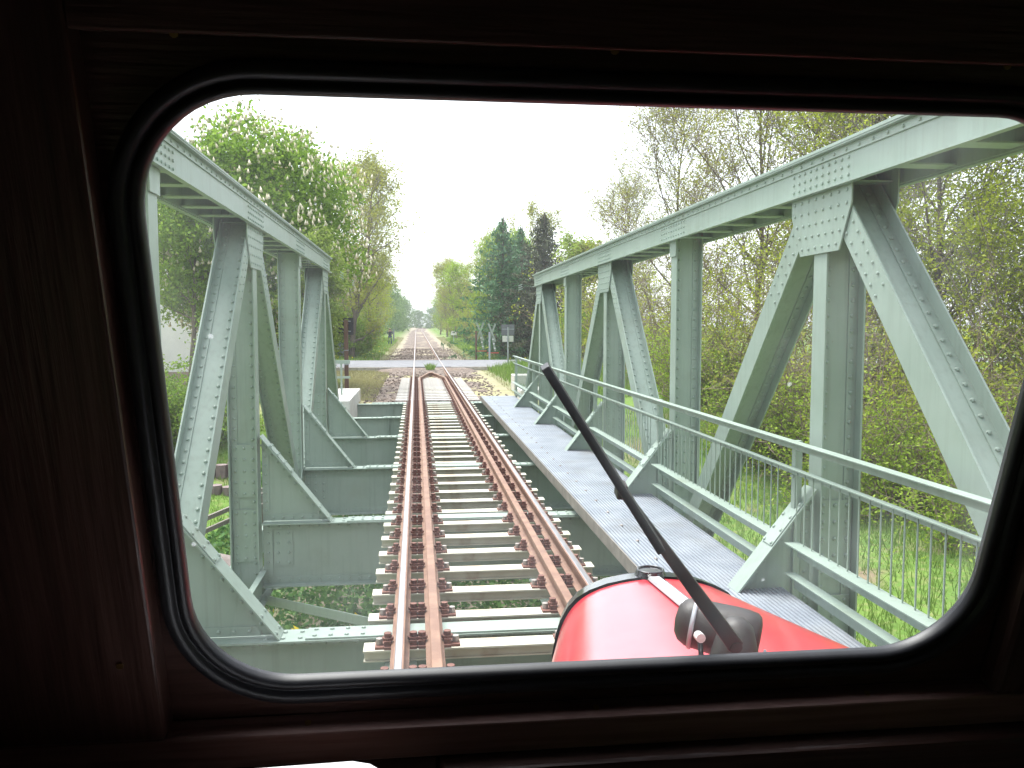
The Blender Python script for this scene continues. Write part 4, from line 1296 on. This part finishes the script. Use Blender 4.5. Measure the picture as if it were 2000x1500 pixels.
# ------------------------------------------------------------------ signs, posts, cabinet
def pole(name, x, y, h, r, m, label, cat, base=None):
    z = gz(x, y) if base is None else base
    e = empty(name, (x, y, z), label=label, cat=cat)
    mb = MB(); mb.tube([(0, 0, -0.2), (0, 0, h)], r, 10); mb.build('post', m, e, world=False)
    return e
# sign seen from behind, right of the line
s = pole('road_sign', 3.85, 40.5, 2.0, 0.045, M['galv'], 'grey backed road sign with white plate below, right before the crossing', 'sign')
zr = s.location.z
mb = MB(); mb.box(-0.32, 0.32, 0.05, 0.07, 1.60, 2.12); mb.build('sign_panel', M['sign_back'], s, world=False, bevel=0.004)
mb = MB(); mb.box(-0.30, 0.30, 0.046, 0.0495, 1.885, 1.915); mb.build('sign_bracket', M['galv'], s, world=False)
mb = MB(); mb.box(-0.27, 0.27, 0.05, 0.07, 1.28, 1.57); mb.build('lower_plate', M['sign_white'], s, world=False, bevel=0.004)
mb = MB(); mb.box(-0.06, 0.06, 0.044, 0.0495, 1.39, 1.45); mb.build('sign_bracket', M['galv'], s, world=False)
def crossbuck(x, y, h, m_post, label, arm_x, hs):
    e = pole('crossing_sign', x, y, h, 0.06, m_post, label, 'sign')
    tag(e, group='crossing signs seen from behind')
    for sg in (-1, 1):
        mb = MB()
        c = Vector((arm_x, 0.09 + 0.02 * sg, h - 0.05))
        ax = Vector((sg * 0.36, 0, 0.93)).normalized(); pr = Vector((ax.z, 0, -ax.x))
        mb.obox(c + ax * 0.0, ax * 0.6, pr * 0.055, Vector((0, 0.009, 0)))
        mb.build('cross_arm', M['cross_back'], e, world=False)
    mb = MB()
    c = Vector((arm_x + 0.12, 0.13, h - 0.75)); ax = Vector((0.2, 0, -0.98)); pr = Vector((ax.z, 0, -ax.x))
    mb.obox(c, ax * 0.45, pr * 0.055, Vector((0, 0.009, 0)))
    mb.build('brace_arm', M['cross_back'], e, world=False)
    for k in range(3):
        mb = MB(); mb.obox(c + ax * (-0.3 + 0.28 * k) + Vector((0, -0.012, 0)), ax * 0.035, pr * 0.05, Vector((0, 0.002, 0))); mb.build('white_patch', M['sign_white'], e, world=False)
    mb = MB(); mb.box(arm_x - 0.32, arm_x + 0.42, 0.08, 0.11, h - 1.32, h - 1.26); mb.build('red_bar', M['red_sign'], e, world=False)
    return e
crossbuck(3.85, 50.9, 1.85, M['galv'], 'crossing sign with grey post and greenish cross arms', 0.16, 1)
crossbuck(3.15, 52.6, 1.95, M['post_brown'], 'crossing sign on a reddish brown post', 0.26, 1)
s = pole('marker_sign', 3.3, 88, 1.35, 0.03, M['galv'], 'small pale blue marker sign on a thin pole far right', 'sign')
mb = MB(); mb.prism([(-0.30, -0.05, 1.0), (0.30, -0.05, 1.0), (0.30, -0.05, 1.25), (0.2, -0.05, 1.45), (-0.2, -0.05, 1.45), (-0.30, -0.05, 1.25)], (0, 0.015, 0)); mb.build('sign_panel', M['sign_white'], s, world=False)
mb = MB(); mb.box(-0.12, 0.12, -0.058, -0.0505, 1.22, 1.36); mb.build('sign_mark', M['sign_back'], s, world=False)
# black board on a brown post, left
e = empty('signal_board', (-2.90, 27.6, gz(-2.90, 27.6)), label='black square board on a tall brown wooden post behind the white block', cat='sign')
mb = MB(); mb.box(-0.065, 0.065, -0.055, 0.055, -0.2, 2.52); mb.build('post', M['post_brown'], e, world=False, bevel=0.006)
mb = MB(); mb.box(-0.25, 0.24, 0.075, 0.095, 2.02, 2.58); mb.build('board', M['board_black'], e, world=False)
for zz in (2.14, 2.47):
    mb = MB(); mb.box(-0.23, 0.15, 0.056, 0.0745, zz - 0.012, zz + 0.012); mb.build('board_strap', M['galv'], e, world=False)
for zz in (1.05, 1.52):
    mb = MB(); mb.box(-0.072, 0.072, -0.062, 0.062, zz - 0.012, zz + 0.012); mb.build('post_band', M['galv'], e, world=False)
pole('white_post', -4.02, 43.4 - 1.8, 1.85, 0.05, M['frame_white'], 'slim white post at the left kerb of the road', 'post')
pole('wooden_post', -4.15, 62, 1.75, 0.09, M['post_brown'], 'short brown wooden post in the grass left of the person', 'post')
pole('marker_post', -3.3, 100, 1.6, 0.09, M['sign_back'], 'dark thin post just right of the person', 'post')
pole('fence_post', -4.6, 84, 1.6, 0.10, M['timber'], 'weathered grey post behind the grass left of the person', 'post')
e = empty('relay_cabinet', (-5.9, 57, gz(-5.9, 57)), label='pale grey blue equipment cabinet standing in the grass on the left', cat='cabinet')
mb = MB(); mb.box(-0.42, 0.42, -0.2, 0.2, 0.12, 0.95); mb.build('body', M['cabinet'], e, world=False, bevel=0.01)
mb = MB(); mb.box(-0.45, 0.45, -0.23, 0.23, 0.952, 0.985); mb.build('lid', M['galv'], e, world=False)
mb = MB(); mb.box(-0.40, 0.40, -0.18, 0.18, -0.15, 0.118); mb.build('base', M['block'], e, world=False)

# ------------------------------------------------------------------ person photographing the train
def skin_obj(name, chain_pts, edges, radii, m, parent, root=0):
    me = bpy.data.meshes.new(name)
    me.from_pydata(chain_pts, edges, [])
    me.materials.append(m)
    o = link_obj(name, me, parent)
    md = o.modifiers.new('skin', 'SKIN'); md.use_smooth_shade = True
    lay = me.skin_vertices[0] if me.skin_vertices else None
    if lay is None:
        bpy.context.view_layer.objects.active = o
    for i, r in enumerate(radii):
        r = r if hasattr(r, '__len__') else (r, r)
        me.skin_vertices[0].data[i].radius = r
    me.skin_vertices[0].data[root].use_root = True
    sb = o.modifiers.new('sub', 'SUBSURF'); sb.levels = 2; sb.render_levels = 2
    return o
pe = empty('person', (-3.3, 86, gz(-3.3, 86)), label='person in dark jacket and blue jeans raising a camera beside the line', cat='person')
pts = [(0, 0, .96), (0, 0, 1.15), (0, 0, 1.36), (0, 0, 1.48), (0, -.01, 1.56), (0, -.02, 1.66), (0, -.01, 1.73),
       (-.19, 0, 1.40), (-.29, -.08, 1.18), (-.13, -.26, 1.44), (-.06, -.31, 1.57),
       (.19, 0, 1.40), (.29, -.08, 1.18), (.13, -.26, 1.44), (.06, -.31, 1.57),
       (-.10, 0, .90), (-.12, -.02, .50), (-.13, .02, .09), (-.14, -.14, .03),
       (.10, 0, .90), (.12, -.02, .50), (.13, .02, .09), (.14, -.14, .03)]
edg = [(0, 1), (1, 2), (2, 3), (3, 4), (4, 5), (5, 6), (2, 7), (7, 8), (8, 9), (9, 10), (2, 11), (11, 12), (12, 13), (13, 14), (0, 15), (15, 16), (16, 17), (17, 18), (0, 19), (19, 20), (20, 21), (21, 22)]
rad = [(.16, .11), (.15, .11), (.17, .12), .065, .06, (.085, .10), .07, .06, .045, .035, .03, .06, .045, .035, .03, .085, .06, .045, .04, .085, .06, .045, .04]
try:
    skin_obj('body', pts, edg, rad, M['skin'], pe)
    jp = [pts[i] for i in (0, 1, 2, 7, 8, 9, 11, 12, 13)]
    skin_obj('jacket', [(0, 0, .88)] + jp[1:], [(0, 1), (1, 2), (2, 3), (3, 4), (4, 5), (2, 6), (6, 7), (7, 8)], [(.20, .14), (.19, .14), (.21, .15), .085, .07, .055, .085, .07, .055], M['jacket'], pe)
    tp = [pts[i] for i in (0, 15, 16, 17, 19, 20, 21)]
    skin_obj('trousers', tp, [(0, 1), (1, 2), (2, 3), (0, 4), (4, 5), (5, 6)], [(.17, .125), .105, .08, .065, .105, .08, .065], M['jeans'], pe)
    skin_obj('hair', [(0, .03, 1.68), (0, .0, 1.76)], [(0, 1)], [(.095, .085), (.075, .085)], M['hair'], pe)
except Exception as ex:
    print('person', ex)
mb = MB(); mb.box(-.08, .08, -.36, -.28, 1.54, 1.64); mb.tube([(0, -.36, 1.59), (0, -.44, 1.59)], .035, 10); cm = mb.build('hand_camera', M['board_black'], pe, world=False)

# ------------------------------------------------------------------ the rail car the picture is taken from
car = empty('rail_car', (0, 0, 0.3), label='red bonneted rail car seen from its dark wooden cab', cat='rail car')
T = R(16.3)
UP = Vector((0, -math.sin(T), math.cos(T)))       # along the raked windscreen
NR = Vector((0, -math.cos(T), -math.sin(T)))      # towards the inside of the cab
OR = Vector((0, 0.75, 2.05))
def W(x, s, n=0.0):
    return Vector((x, 0, 0)) + OR + UP * s + NR * n
WX0, WX1, WS0, WS1, WR = -0.844, -0.010, -0.380, 0.194, 0.10
def rrect(x0, x1, s0, s1, r, k=12):
    out = []
    for (cx_, cs_, a0) in ((x1 - r, s1 - r, 0), (x0 + r, s1 - r, 90), (x0 + r, s0 + r, 180), (x1 - r, s0 + r, 270)):
        for i in range(k + 1):
            a = R(a0 + 90 * i / k)
            out.append((cx_ + r * math.cos(a), cs_ + r * math.sin(a)))
    return out
def off_loop(o):
    return rrect(WX0 - o, WX1 + o, WS0 - o, WS1 + o, WR + o)
# front wall with the window opening
def panel_with_hole(mb, hole, x0, x1, s0, s1, n0, n1):
    cx_, cs_ = (WX0 + WX1) / 2, (WS0 + WS1) / 2
    outer = []
    for (x, s_) in hole:
        dx, ds = x - cx_, s_ - cs_
        tx = ((x1 if dx > 0 else x0) - cx_) / dx if abs(dx) > 1e-6 else 1e9
        ts = ((s1 if ds > 0 else s0) - cs_) / ds if abs(ds) > 1e-6 else 1e9
        t = min(tx, ts)
        outer.append((cx_ + dx * t, cs_ + ds * t))
    # make sure the true corners are present
    n = len(hole)
    for (cx2, cs2) in ((x0, s0), (x1, s0), (x0, s1), (x1, s1)):
        i = min(range(n), key=lambda q: (outer[q][0] - cx2) ** 2 + (outer[q][1] - cs2) ** 2)
        outer[i] = (cx2, cs2)
    vs = [W(x, s_, n0) for x, s_ in hole] + [W(x, s_, n0) for x, s_ in outer] + [W(x, s_, n1) for x, s_ in hole] + [W(x, s_, n1) for x, s_ in outer]
    fs = []
    for i in range(n):
        j = (i + 1) % n
        fs += [(i, j, n + j, n + i), (2 * n + j, 2 * n + i, 3 * n + i, 3 * n + j), (i, 2 * n + i, 2 * n + j, j), (n + j, 3 * n + j, 3 * n + i, n + i)]
    mb.add(vs, fs)
mb = MB(); panel_with_hole(mb, off_loop(0.016), -1.16, 1.16, -1.35, 0.62, -0.004, 0.0)
wall_in = mb.build('front_lining', M['wood'], car)
mb = MB(); panel_with_hole(mb, off_loop(0.022), -1.16, 1.16, -1.35, 0.62, -0.018, -0.0045)
mb.build('front_panel', M['red'], car)
# rubber gasket swept round the pane
prof_g = [(-0.001, -0.006), (-0.002, 0.005), (0.002, 0.010), (0.007, 0.0095), (0.0085, 0.007), (0.010, 0.0075), (0.011, 0.012), (0.016, 0.0145), (0.022, 0.012), (0.025, 0.006), (0.0255, 0.0004), (0.014, -0.0002), (0.014, -0.006), (0.03, -0.019), (0.02, -0.024), (0.004, -0.012), (-0.001, -0.006)]
mb = MB()
loops = [[W(x, s_, h) for x, s_ in off_loop(o)] for o, h in prof_g]
n = len(loops[0])
vs = [p for lp in loops for p in lp]
fs = []
for a in range(len(loops) - 1):
    for i in range(n):
        j = (i + 1) % n
        fs.append((a * n + i, a * n + j, (a + 1) * n + j, (a + 1) * n + i))
mb.add(vs, fs)
mb.build('window_gasket', M['rubber'], car, smooth=True)
# glass: clear, faintly reflecting, with a little dust
def glass_mat():
    m, t, p, o = nt('windscreen_glass')
    t.nodes.remove(p)
    tr = t.nodes.new('ShaderNodeBsdfTransparent'); tr.inputs[0].default_value = (0.965, 0.985, 0.975, 1)
    gl = t.nodes.new('ShaderNodeBsdfGlossy'); gl.inputs['Roughness'].default_value = 0.0
    df = t.nodes.new('ShaderNodeBsdfTranslucent'); df.inputs[0].default_value = (0.8, 0.85, 0.9, 1)
    fr = t.nodes.new('ShaderNodeFresnel'); fr.inputs[0].default_value = 1.35
    mx = t.nodes.new('ShaderNodeMixShader')
    t.links.new(fr.outputs[0], mx.inputs[0]); t.links.new(tr.outputs[0], mx.inputs[1]); t.links.new(gl.outputs[0], mx.inputs[2])
    tc = t.nodes.new('ShaderNodeTexCoord')
    v = t.nodes.new('ShaderNodeTexVoronoi'); v.inputs['Scale'].default_value = 24
    t.links.new(tc.outputs['Object'], v.inputs['Vector'])
    r = t.nodes.new('ShaderNodeMapRange'); r.inputs[1].default_value = 0.075; r.inputs[2].default_value = 0.03; r.inputs[3].default_value = 0; r.inputs[4].default_value = 0.28
    t.links.new(v.outputs['Distance'], r.inputs[0])
    sp = t.nodes.new('ShaderNodeSeparateColor'); t.links.new(v.outputs['Color'], sp.inputs[0])
    gt_ = t.nodes.new('ShaderNodeMath'); gt_.operation = 'GREATER_THAN'; gt_.inputs[1].default_value = 0.72; t.links.new(sp.outputs[0], gt_.inputs[0])
    ml = t.nodes.new('ShaderNodeMath'); ml.operation = 'MULTIPLY'; t.links.new(r.outputs[0], ml.inputs[0]); t.links.new(gt_.outputs[0], ml.inputs[1])
    ad = t.nodes.new('ShaderNodeMath'); ad.operation = 'ADD'; ad.inputs[1].default_value = 0.010; t.links.new(ml.outputs[0], ad.inputs[0])
    mp = t.nodes.new('ShaderNodeMapping'); mp.inputs['Scale'].default_value = (5, 9, 2.2); mp.inputs['Rotation'].default_value = (0, 0.5, 0)
    t.links.new(tc.outputs['Object'], mp.inputs[0])
    sm = t.nodes.new('ShaderNodeTexNoise'); sm.inputs['Scale'].default_value = 1.6; sm.inputs['Detail'].default_value = 5
    t.links.new(mp.outputs[0], sm.inputs['Vector'])
    sr = t.nodes.new('ShaderNodeMapRange'); sr.inputs[1].default_value = 0.48; sr.inputs[2].default_value = 0.78; sr.inputs[4].default_value = 0.05
    t.links.new(sm.outputs[0], sr.inputs[0])
    ad2 = t.nodes.new('ShaderNodeMath'); ad2.operation = 'ADD'; t.links.new(ad.outputs[0], ad2.inputs[0]); t.links.new(sr.outputs[0], ad2.inputs[1]); ad = ad2
    m2 = t.nodes.new('ShaderNodeMixShader')
    t.links.new(ad.outputs[0], m2.inputs[0]); t.links.new(mx.outputs[0], m2.inputs[1]); t.links.new(df.outputs[0], m2.inputs[2])
    t.links.new(m2.outputs[0], o.inputs[0])
    return m
mb = MB()
lp = [W(x, s_, -0.001) for x, s_ in off_loop(0.001)]
mb.add(lp, [tuple(range(len(lp)))])
mb.build('windscreen', glass_mat(), car)
# boards framing the recess
def wbox(mb, x0, x1, s0, s1, n0, n1):
    a, b, c, d = W(x0, s0, n0), W(x1, s0, n0), W(x1, s1, n0), W(x0, s1, n0)
    mb.prism([a, b, c, d], NR * (n1 - n0))
BX = CAM.x - 0.2525
mb = MB(); wbox(mb, -1.15, BX, -0.424, 0.58, 0.0005, 0.03); mb.build('side_board', M['wood_v'], car, bevel=0.003)
mb = MB(); wbox(mb, BX + 0.0005, 1.15, 0.2345, 0.58, 0.0005, 0.03); mb.build('top_board', M['wood'], car, bevel=0.002)
mb = MB(); wbox(mb, -1.15, 1.15, -0.4655, -0.4245, 0.0005, 0.03); mb.build('sill_board', M['wood_lit_sill'], car, bevel=0.003)
mb = MB(); wbox(mb, -0.60, 1.15, -1.2, -0.466, 0.0005, 0.052); mb.build('lower_board', M['wood'], car, bevel=0.006)
mb = MB(); wbox(mb, -1.15, -0.6005, -1.2, -0.466, 0.0005, 0.03); mb.build('lower_board', M['wood'], car, bevel=0.003)
mb = MB(); wbox(mb, 0.021, 0.09, -0.424, 0.234, 0.0005, 0.032); mb.build('centre_pillar', M['wood_v'], car, bevel=0.008)
# screws
for (x, s_, n_) in ((-0.905, -0.33, 0.0305), (-0.80, 0.2345, 0.016), (-0.46, 0.2345, 0.016), (-0.12, 0.2345, 0.016)):
    mb = MB(); c = W(x, s_, n_); mb.tube([c, c + NR * 0.0015], 0.0035, 10); mb.build('screw', M['brass'], car)
for (x) in (-0.735, -0.43, -0.12):
    mb = MB(); c = W(x, -0.4243, 0.016); mb.tube([c, c + UP * 0.001], 0.0034, 10); mb.build('screw', M['brass'], car)
mb = MB(); c = W(0.004, -0.31, 0.0005); mb.tube([c, c + NR * 0.010], 0.005, 10); mb.build('window_catch', M['chrome'], car)
# closed cab round the camera
mb = MB()
SW = (-0.55, 0.05, 1.30, 1.66)      # side openings added to light the cab boards: y0, y1, z0, z1
for q in (-1, 1):
    xa, xb = q * 1.165, q * 1.20
    mb.box(xa, xb, -1.3, 1.12, 0.4, SW[2]); mb.box(xa, xb, -1.3, 1.12, SW[3], 2.9)
    mb.box(xa, xb, -1.3, SW[0], SW[2], SW[3]); mb.box(xa, xb, SW[1], 1.12, SW[2], SW[3])
mb.box(-1.20, 1.20, -1.34, -1.305, 0.4, 2.9)
mb.box(-1.25, 1.25, -1.40, 0.62, 2.91, 2.95)
mb.box(-1.20, 1.20, -1.34, 1.12, 0.36, 0.395)
mb.build('cab_shell', M['dark'], car)
for q in (-1, 1):
    mb = MB(); mb.add([(q * 1.18, SW[0], SW[2]), (q * 1.18, SW[1], SW[2]), (q * 1.18, SW[1], SW[3]), (q * 1.18, SW[0], SW[3])], [(0, 1, 2, 3)])
    mb.build('added_light_window', bpy.data.materials['windscreen_glass'], car)
# desk below the window
mb = MB(); mb.box(-1.12, -0.64, 0.30, 0.815, 1.56, 1.60); mb.build('desk', M['wood'], car, bevel=0.004)
# hood
def hood_prof(k):
    """half section at station k in 0..1 (0 = by the windscreen, 1 = radiator)"""
    wd = 0.575 + (0.272 - 0.575) * k
    zc = 1.465 + (1.383 - 1.465) * k
    q = [(0, 0), (.25, -.006), (.45, -.016), (.62, -.032), (.74, -.052), (.83, -.078), (.90, -.112), (.945, -.15), (.975, -.2), (.99, -.27), (1.0, -.42), (1.0, -.75)]
    return [(x * wd, zc + z) for x, z in q]
YH0, YH1 = 0.985, 2.10
def hood_shell(mb, stations, grow=0.0, lift=0.0):
    rows = []
    for k in stations:
        h = hood_prof(k)
        half = [(x + (grow if i > 3 else grow * i / 4), z + lift) for i, (x, z) in enumerate(h)]
        full = [(-x, z) for x, z in half[:0:-1]] + half
        yv_ = YH0 + (YH1 - YH0) * k
        rows.append([(x, yv_, z) for x, z in full])
    n = len(rows[0])
    vs = [p for r_ in rows for p in r_]
    fs = [(i * n + j, i * n + j + 1, (i + 1) * n + j + 1, (i + 1) * n + j) for i in range(len(rows) - 1) for j in range(n - 1)]
    fs = [tuple(reversed(f)) for f in fs]
    mb.add(vs, fs)
    return n, len(rows)
mb = MB(); hood_shell(mb, [i / 14 for i in range(15)])
hd = mb.build('hood', M['red'], car, smooth=True)
sub = hd.modifiers.new('sub', 'SUBSURF'); sub.levels = 1; sub.render_levels = 2
mb = MB()
n, rws = hood_shell(mb, [1.004, 1.012, 1.035, 1.052, 1.058], 0.007, 0.005)
b = len(mb.v) - n
mb.f.append(tuple(range(b, b + n)))
rs = mb.build('radiator_shell', M['black'], car, smooth=True)
mb = MB()
zc = 1.383 + 0.004
pts_c = []
mb.tube([(0, YH1 + 0.032, zc - 0.03), (0, YH1 + 0.032, zc + 0.008)], [0.052, 0.037], 28)
cp = mb.build('filler_neck', M['black'], rs, smooth=False)
mb = MB()
ring = [(0.034 * math.cos(a), YH1 + 0.032 + 0.034 * math.sin(a), zc + 0.009) for a in np.linspace(0, 2 * math.pi, 29)[:-1]]
mb.tube(ring + [ring[0]], 0.0035, 8, cap=False); mb.build('filler_rim', M['black'], rs, smooth=True)
# trim strip on the ridge
mb = MB()
vs, fs = [], []
st2 = [i / 14 for i in range(15)]
for k in st2:
    zc_ = 1.465 + (1.383 - 1.465) * k; yv_ = YH0 + (YH1 - YH0) * k
    for (x, dz) in ((-.016, -.004), (-.013, .006), (.013, .006), (.016, -.004)):
        vs.append((x, yv_, zc_ + dz))
for i in range(14):
    for j in range(3):
        fs.append((i * 4 + j, (i + 1) * 4 + j, (i + 1) * 4 + j + 1, i * 4 + j + 1))
mb.add(vs, fs)
mb.build('trim_strip', M['chrome'], car)
mb = MB()
for s_ in (-1, 1):
    vs, fs = [], []
    for k in st2:
        zc_ = 1.465 + (1.383 - 1.465) * k; yv_ = YH0 + (YH1 - YH0) * k
        vs += [(s_ * .0165, yv_, zc_ - .002), (s_ * .0225, yv_, zc_ + .0015)]
    fs = [(i * 2, i * 2 + 1, i * 2 + 3, i * 2 + 2) for i in range(14)]
    mb.add(vs, fs)
mb.build('hinge_line', M['black'], car)
# wiper and its motor outside the pane
def wp(px_x, s_, n_): return W(px_x, s_, n_)
arm0 = W(-0.2512, -0.4046, -0.05); arm1 = W(-0.4112, -0.1843, -0.03)
mb = MB()
def bar(mb, a, b, w0, w1, th):
    ax = (b - a).normalized(); sd_ = NR.cross(ax).normalized(); nn = ax.cross(sd_)
    P0 = [a + sd_ * w0 + nn * th, a - sd_ * w0 + nn * th, a - sd_ * w0 - nn * th, a + sd_ * w0 - nn * th]
    P1 = [b + sd_ * w1 + nn * th, b - sd_ * w1 + nn * th, b - sd_ * w1 - nn * th, b + sd_ * w1 - nn * th]
    mb.add(P0 + P1, [(3, 2, 1, 0), (4, 5, 6, 7), (0, 1, 5, 4), (1, 2, 6, 5), (2, 3, 7, 6), (3, 0, 4, 7)])
bar(mb, arm0, arm1, 0.0095, 0.0045, 0.004)
ar = mb.build('wiper_arm', M['wiper'], car, bevel=0.0015)
bl0 = W(-0.3663, -0.2505, -0.016); bl1 = W(-0.4999, -0.0437, -0.014)
mb = MB(); bar(mb, bl0, bl1, 0.0045, 0.0042, 0.006)
mb2 = mb.build('wiper_blade', M['rubber'], ar, bevel=0.001)
mb = MB(); bar(mb, W(-0.3655, -0.252, -0.028), W(-0.4985, -0.046, -0.022), 0.0052, 0.0046, 0.004)
mb.build('blade_holder', M['wiper'], ar, bevel=0.001)
mb = MB(); c = W(-0.4112, -0.1843, -0.028); mb.obox(c, Vector((0.0055, 0, 0)), UP * 0.008, NR * 0.008); mb.build('arm_joint', M['wiper'], ar, bevel=0.002)
mb = MB(); c = W(-0.2525, -0.4035, -0.05); mb.tube([c + NR * 0.0055, c - NR * 0.02], 0.0075, 12); mb.build('arm_nut', M['motor'], ar)
# motor: lying capsule with a flat end cap, on a conical foot
mc = Vector((-0.2424, 1.0, 1.6635))
axm = Vector((0.88, -0.42, -0.16)).normalized()
def lathe(mb, c, ax, prof, n=24, sy=1.0):
    up = Vector((0, 0, 1)); a = ax.cross(up).normalized(); b = ax.cross(a)
    vs, fs = [], []
    for (t_, r_) in prof:
        for k in range(n):
            q = 2 * math.pi * k / n
            vs.append(c + ax * t_ + (a * math.cos(q) + b * math.sin(q) * sy) * r_)
    for i in range(len(prof) - 1):
        for k in range(n):
            k2 = (k + 1) % n
            fs.append((i * n + k, i * n + k2, (i + 1) * n + k2, (i + 1) * n + k))
    fs.append(tuple(range(n - 1, -1, -1))); fs.append(tuple(range((len(prof) - 1) * n, len(prof) * n)))
    mb.add(vs, fs)
mb = MB(); lathe(mb, mc, axm, [(-.052, .004), (-.050, .017), (-.044, .026), (-.034, .031), (.02, .034), (.036, .034), (.048, .0325), (.053, .028), (.055, .02), (.0555, .004)])
mo = mb.build('wiper_motor', M['motor'], car, smooth=True)
mb = MB(); lathe(mb, mc - axm * 0.0285, axm, [(-.003, .0315), (-.002, .0335), (.002, .0338), (.003, .0318)]); mb.build('motor_band', M['galv'], mo, smooth=True)
mb = MB(); lathe(mb, mc + axm * 0.0555 + Vector((0.004, 0, -0.016)), axm, [(0, .005), (.003, .005), (.004, .002)], 10); mb.build('motor_screw', M['galv'], mo)
mb = MB(); lathe(mb, Vector((-0.238, 0.955, 1.56)), Vector((0, 0, 1)).lerp(Vector((0.02, -0.05, 1)), 1).normalized(), [(0, .046), (.05, .040), (.09, .029), (.125, .02), (.135, .010)]) ; mb.build('motor_foot', M['motor'], mo, smooth=True)
mb = MB()
kn = mc - axm * 0.030 + Vector((-0.004, -0.033, -0.004))
mb.tube([kn, kn + Vector((0, -0.012, 0))], 0.006, 10); mb.build('cable_knob', M['frame_white'], mo)
mb = MB(); mb.tube([kn + Vector((0, -0.008, -0.004)), kn + Vector((0.001, -0.012, -0.03)), kn + Vector((0.004, -0.01, -0.06)), kn + Vector((0.008, 0.0, -0.12))], 0.0034, 8); mb.build('motor_cable', M['rubber'], mo, smooth=True)

# paper lying on the desk
mb = MB()
mb.prism([(-0.835, 0.50, 1.6305), (-0.61, 0.50, 1.6305), (-0.655, 0.758, 1.6305), (-0.667, 0.772, 1.6305), (-0.684, 0.779, 1.6305), (-0.835, 0.774, 1.6305)], (0, 0, 0.004))
pp = mb.build('paper_sheet', M['paper']); tag(pp, 'white sheet of paper with a cut corner lying below the windscreen', 'paper')
mb = MB(); mb.prism([(-0.84, 0.49, 1.6005), (-0.61, 0.49, 1.6005), (-0.655, 0.75, 1.6005), (-0.684, 0.77, 1.6005), (-0.84, 0.765, 1.6005)], (0, 0, 0.0295))
bk = mb.build('notebook', M['black']); tag(bk, 'dark notebook under the white sheet on the cab desk', 'book')

# ------------------------------------------------------------------ spring haze over the line
def haze_box():
    me = bpy.data.meshes.new('haze')
    x0, x1, y0, y1, z0, z1 = -1600, 1600, -70, 2700, -8, 40
    me.from_pydata([(x0, y0, z0), (x1, y0, z0), (x1, y1, z0), (x0, y1, z0), (x0, y0, z1), (x1, y0, z1), (x1, y1, z1), (x0, y1, z1)], [],
                   [(0, 3, 2, 1), (4, 5, 6, 7), (0, 1, 5, 4), (1, 2, 6, 5), (2, 3, 7, 6), (3, 0, 4, 7)])
    m = bpy.data.materials.new('haze_air'); m.use_nodes = True
    t = m.node_tree; t.nodes.clear()
    o = t.nodes.new('ShaderNodeOutputMaterial'); v = t.nodes.new('ShaderNodeVolumePrincipled')
    v.inputs['Color'].default_value = (0.93, 0.95, 0.97, 1); v.inputs['Density'].default_value = 0.0008
    v.inputs['Anisotropy'].default_value = 0.2
    t.links.new(v.outputs[0], o.inputs['Volume'])
    me.materials.append(m)
    tag(link_obj('haze', me), 'thin pale spring haze between the far trees', 'haze', kind='stuff')
haze_box()
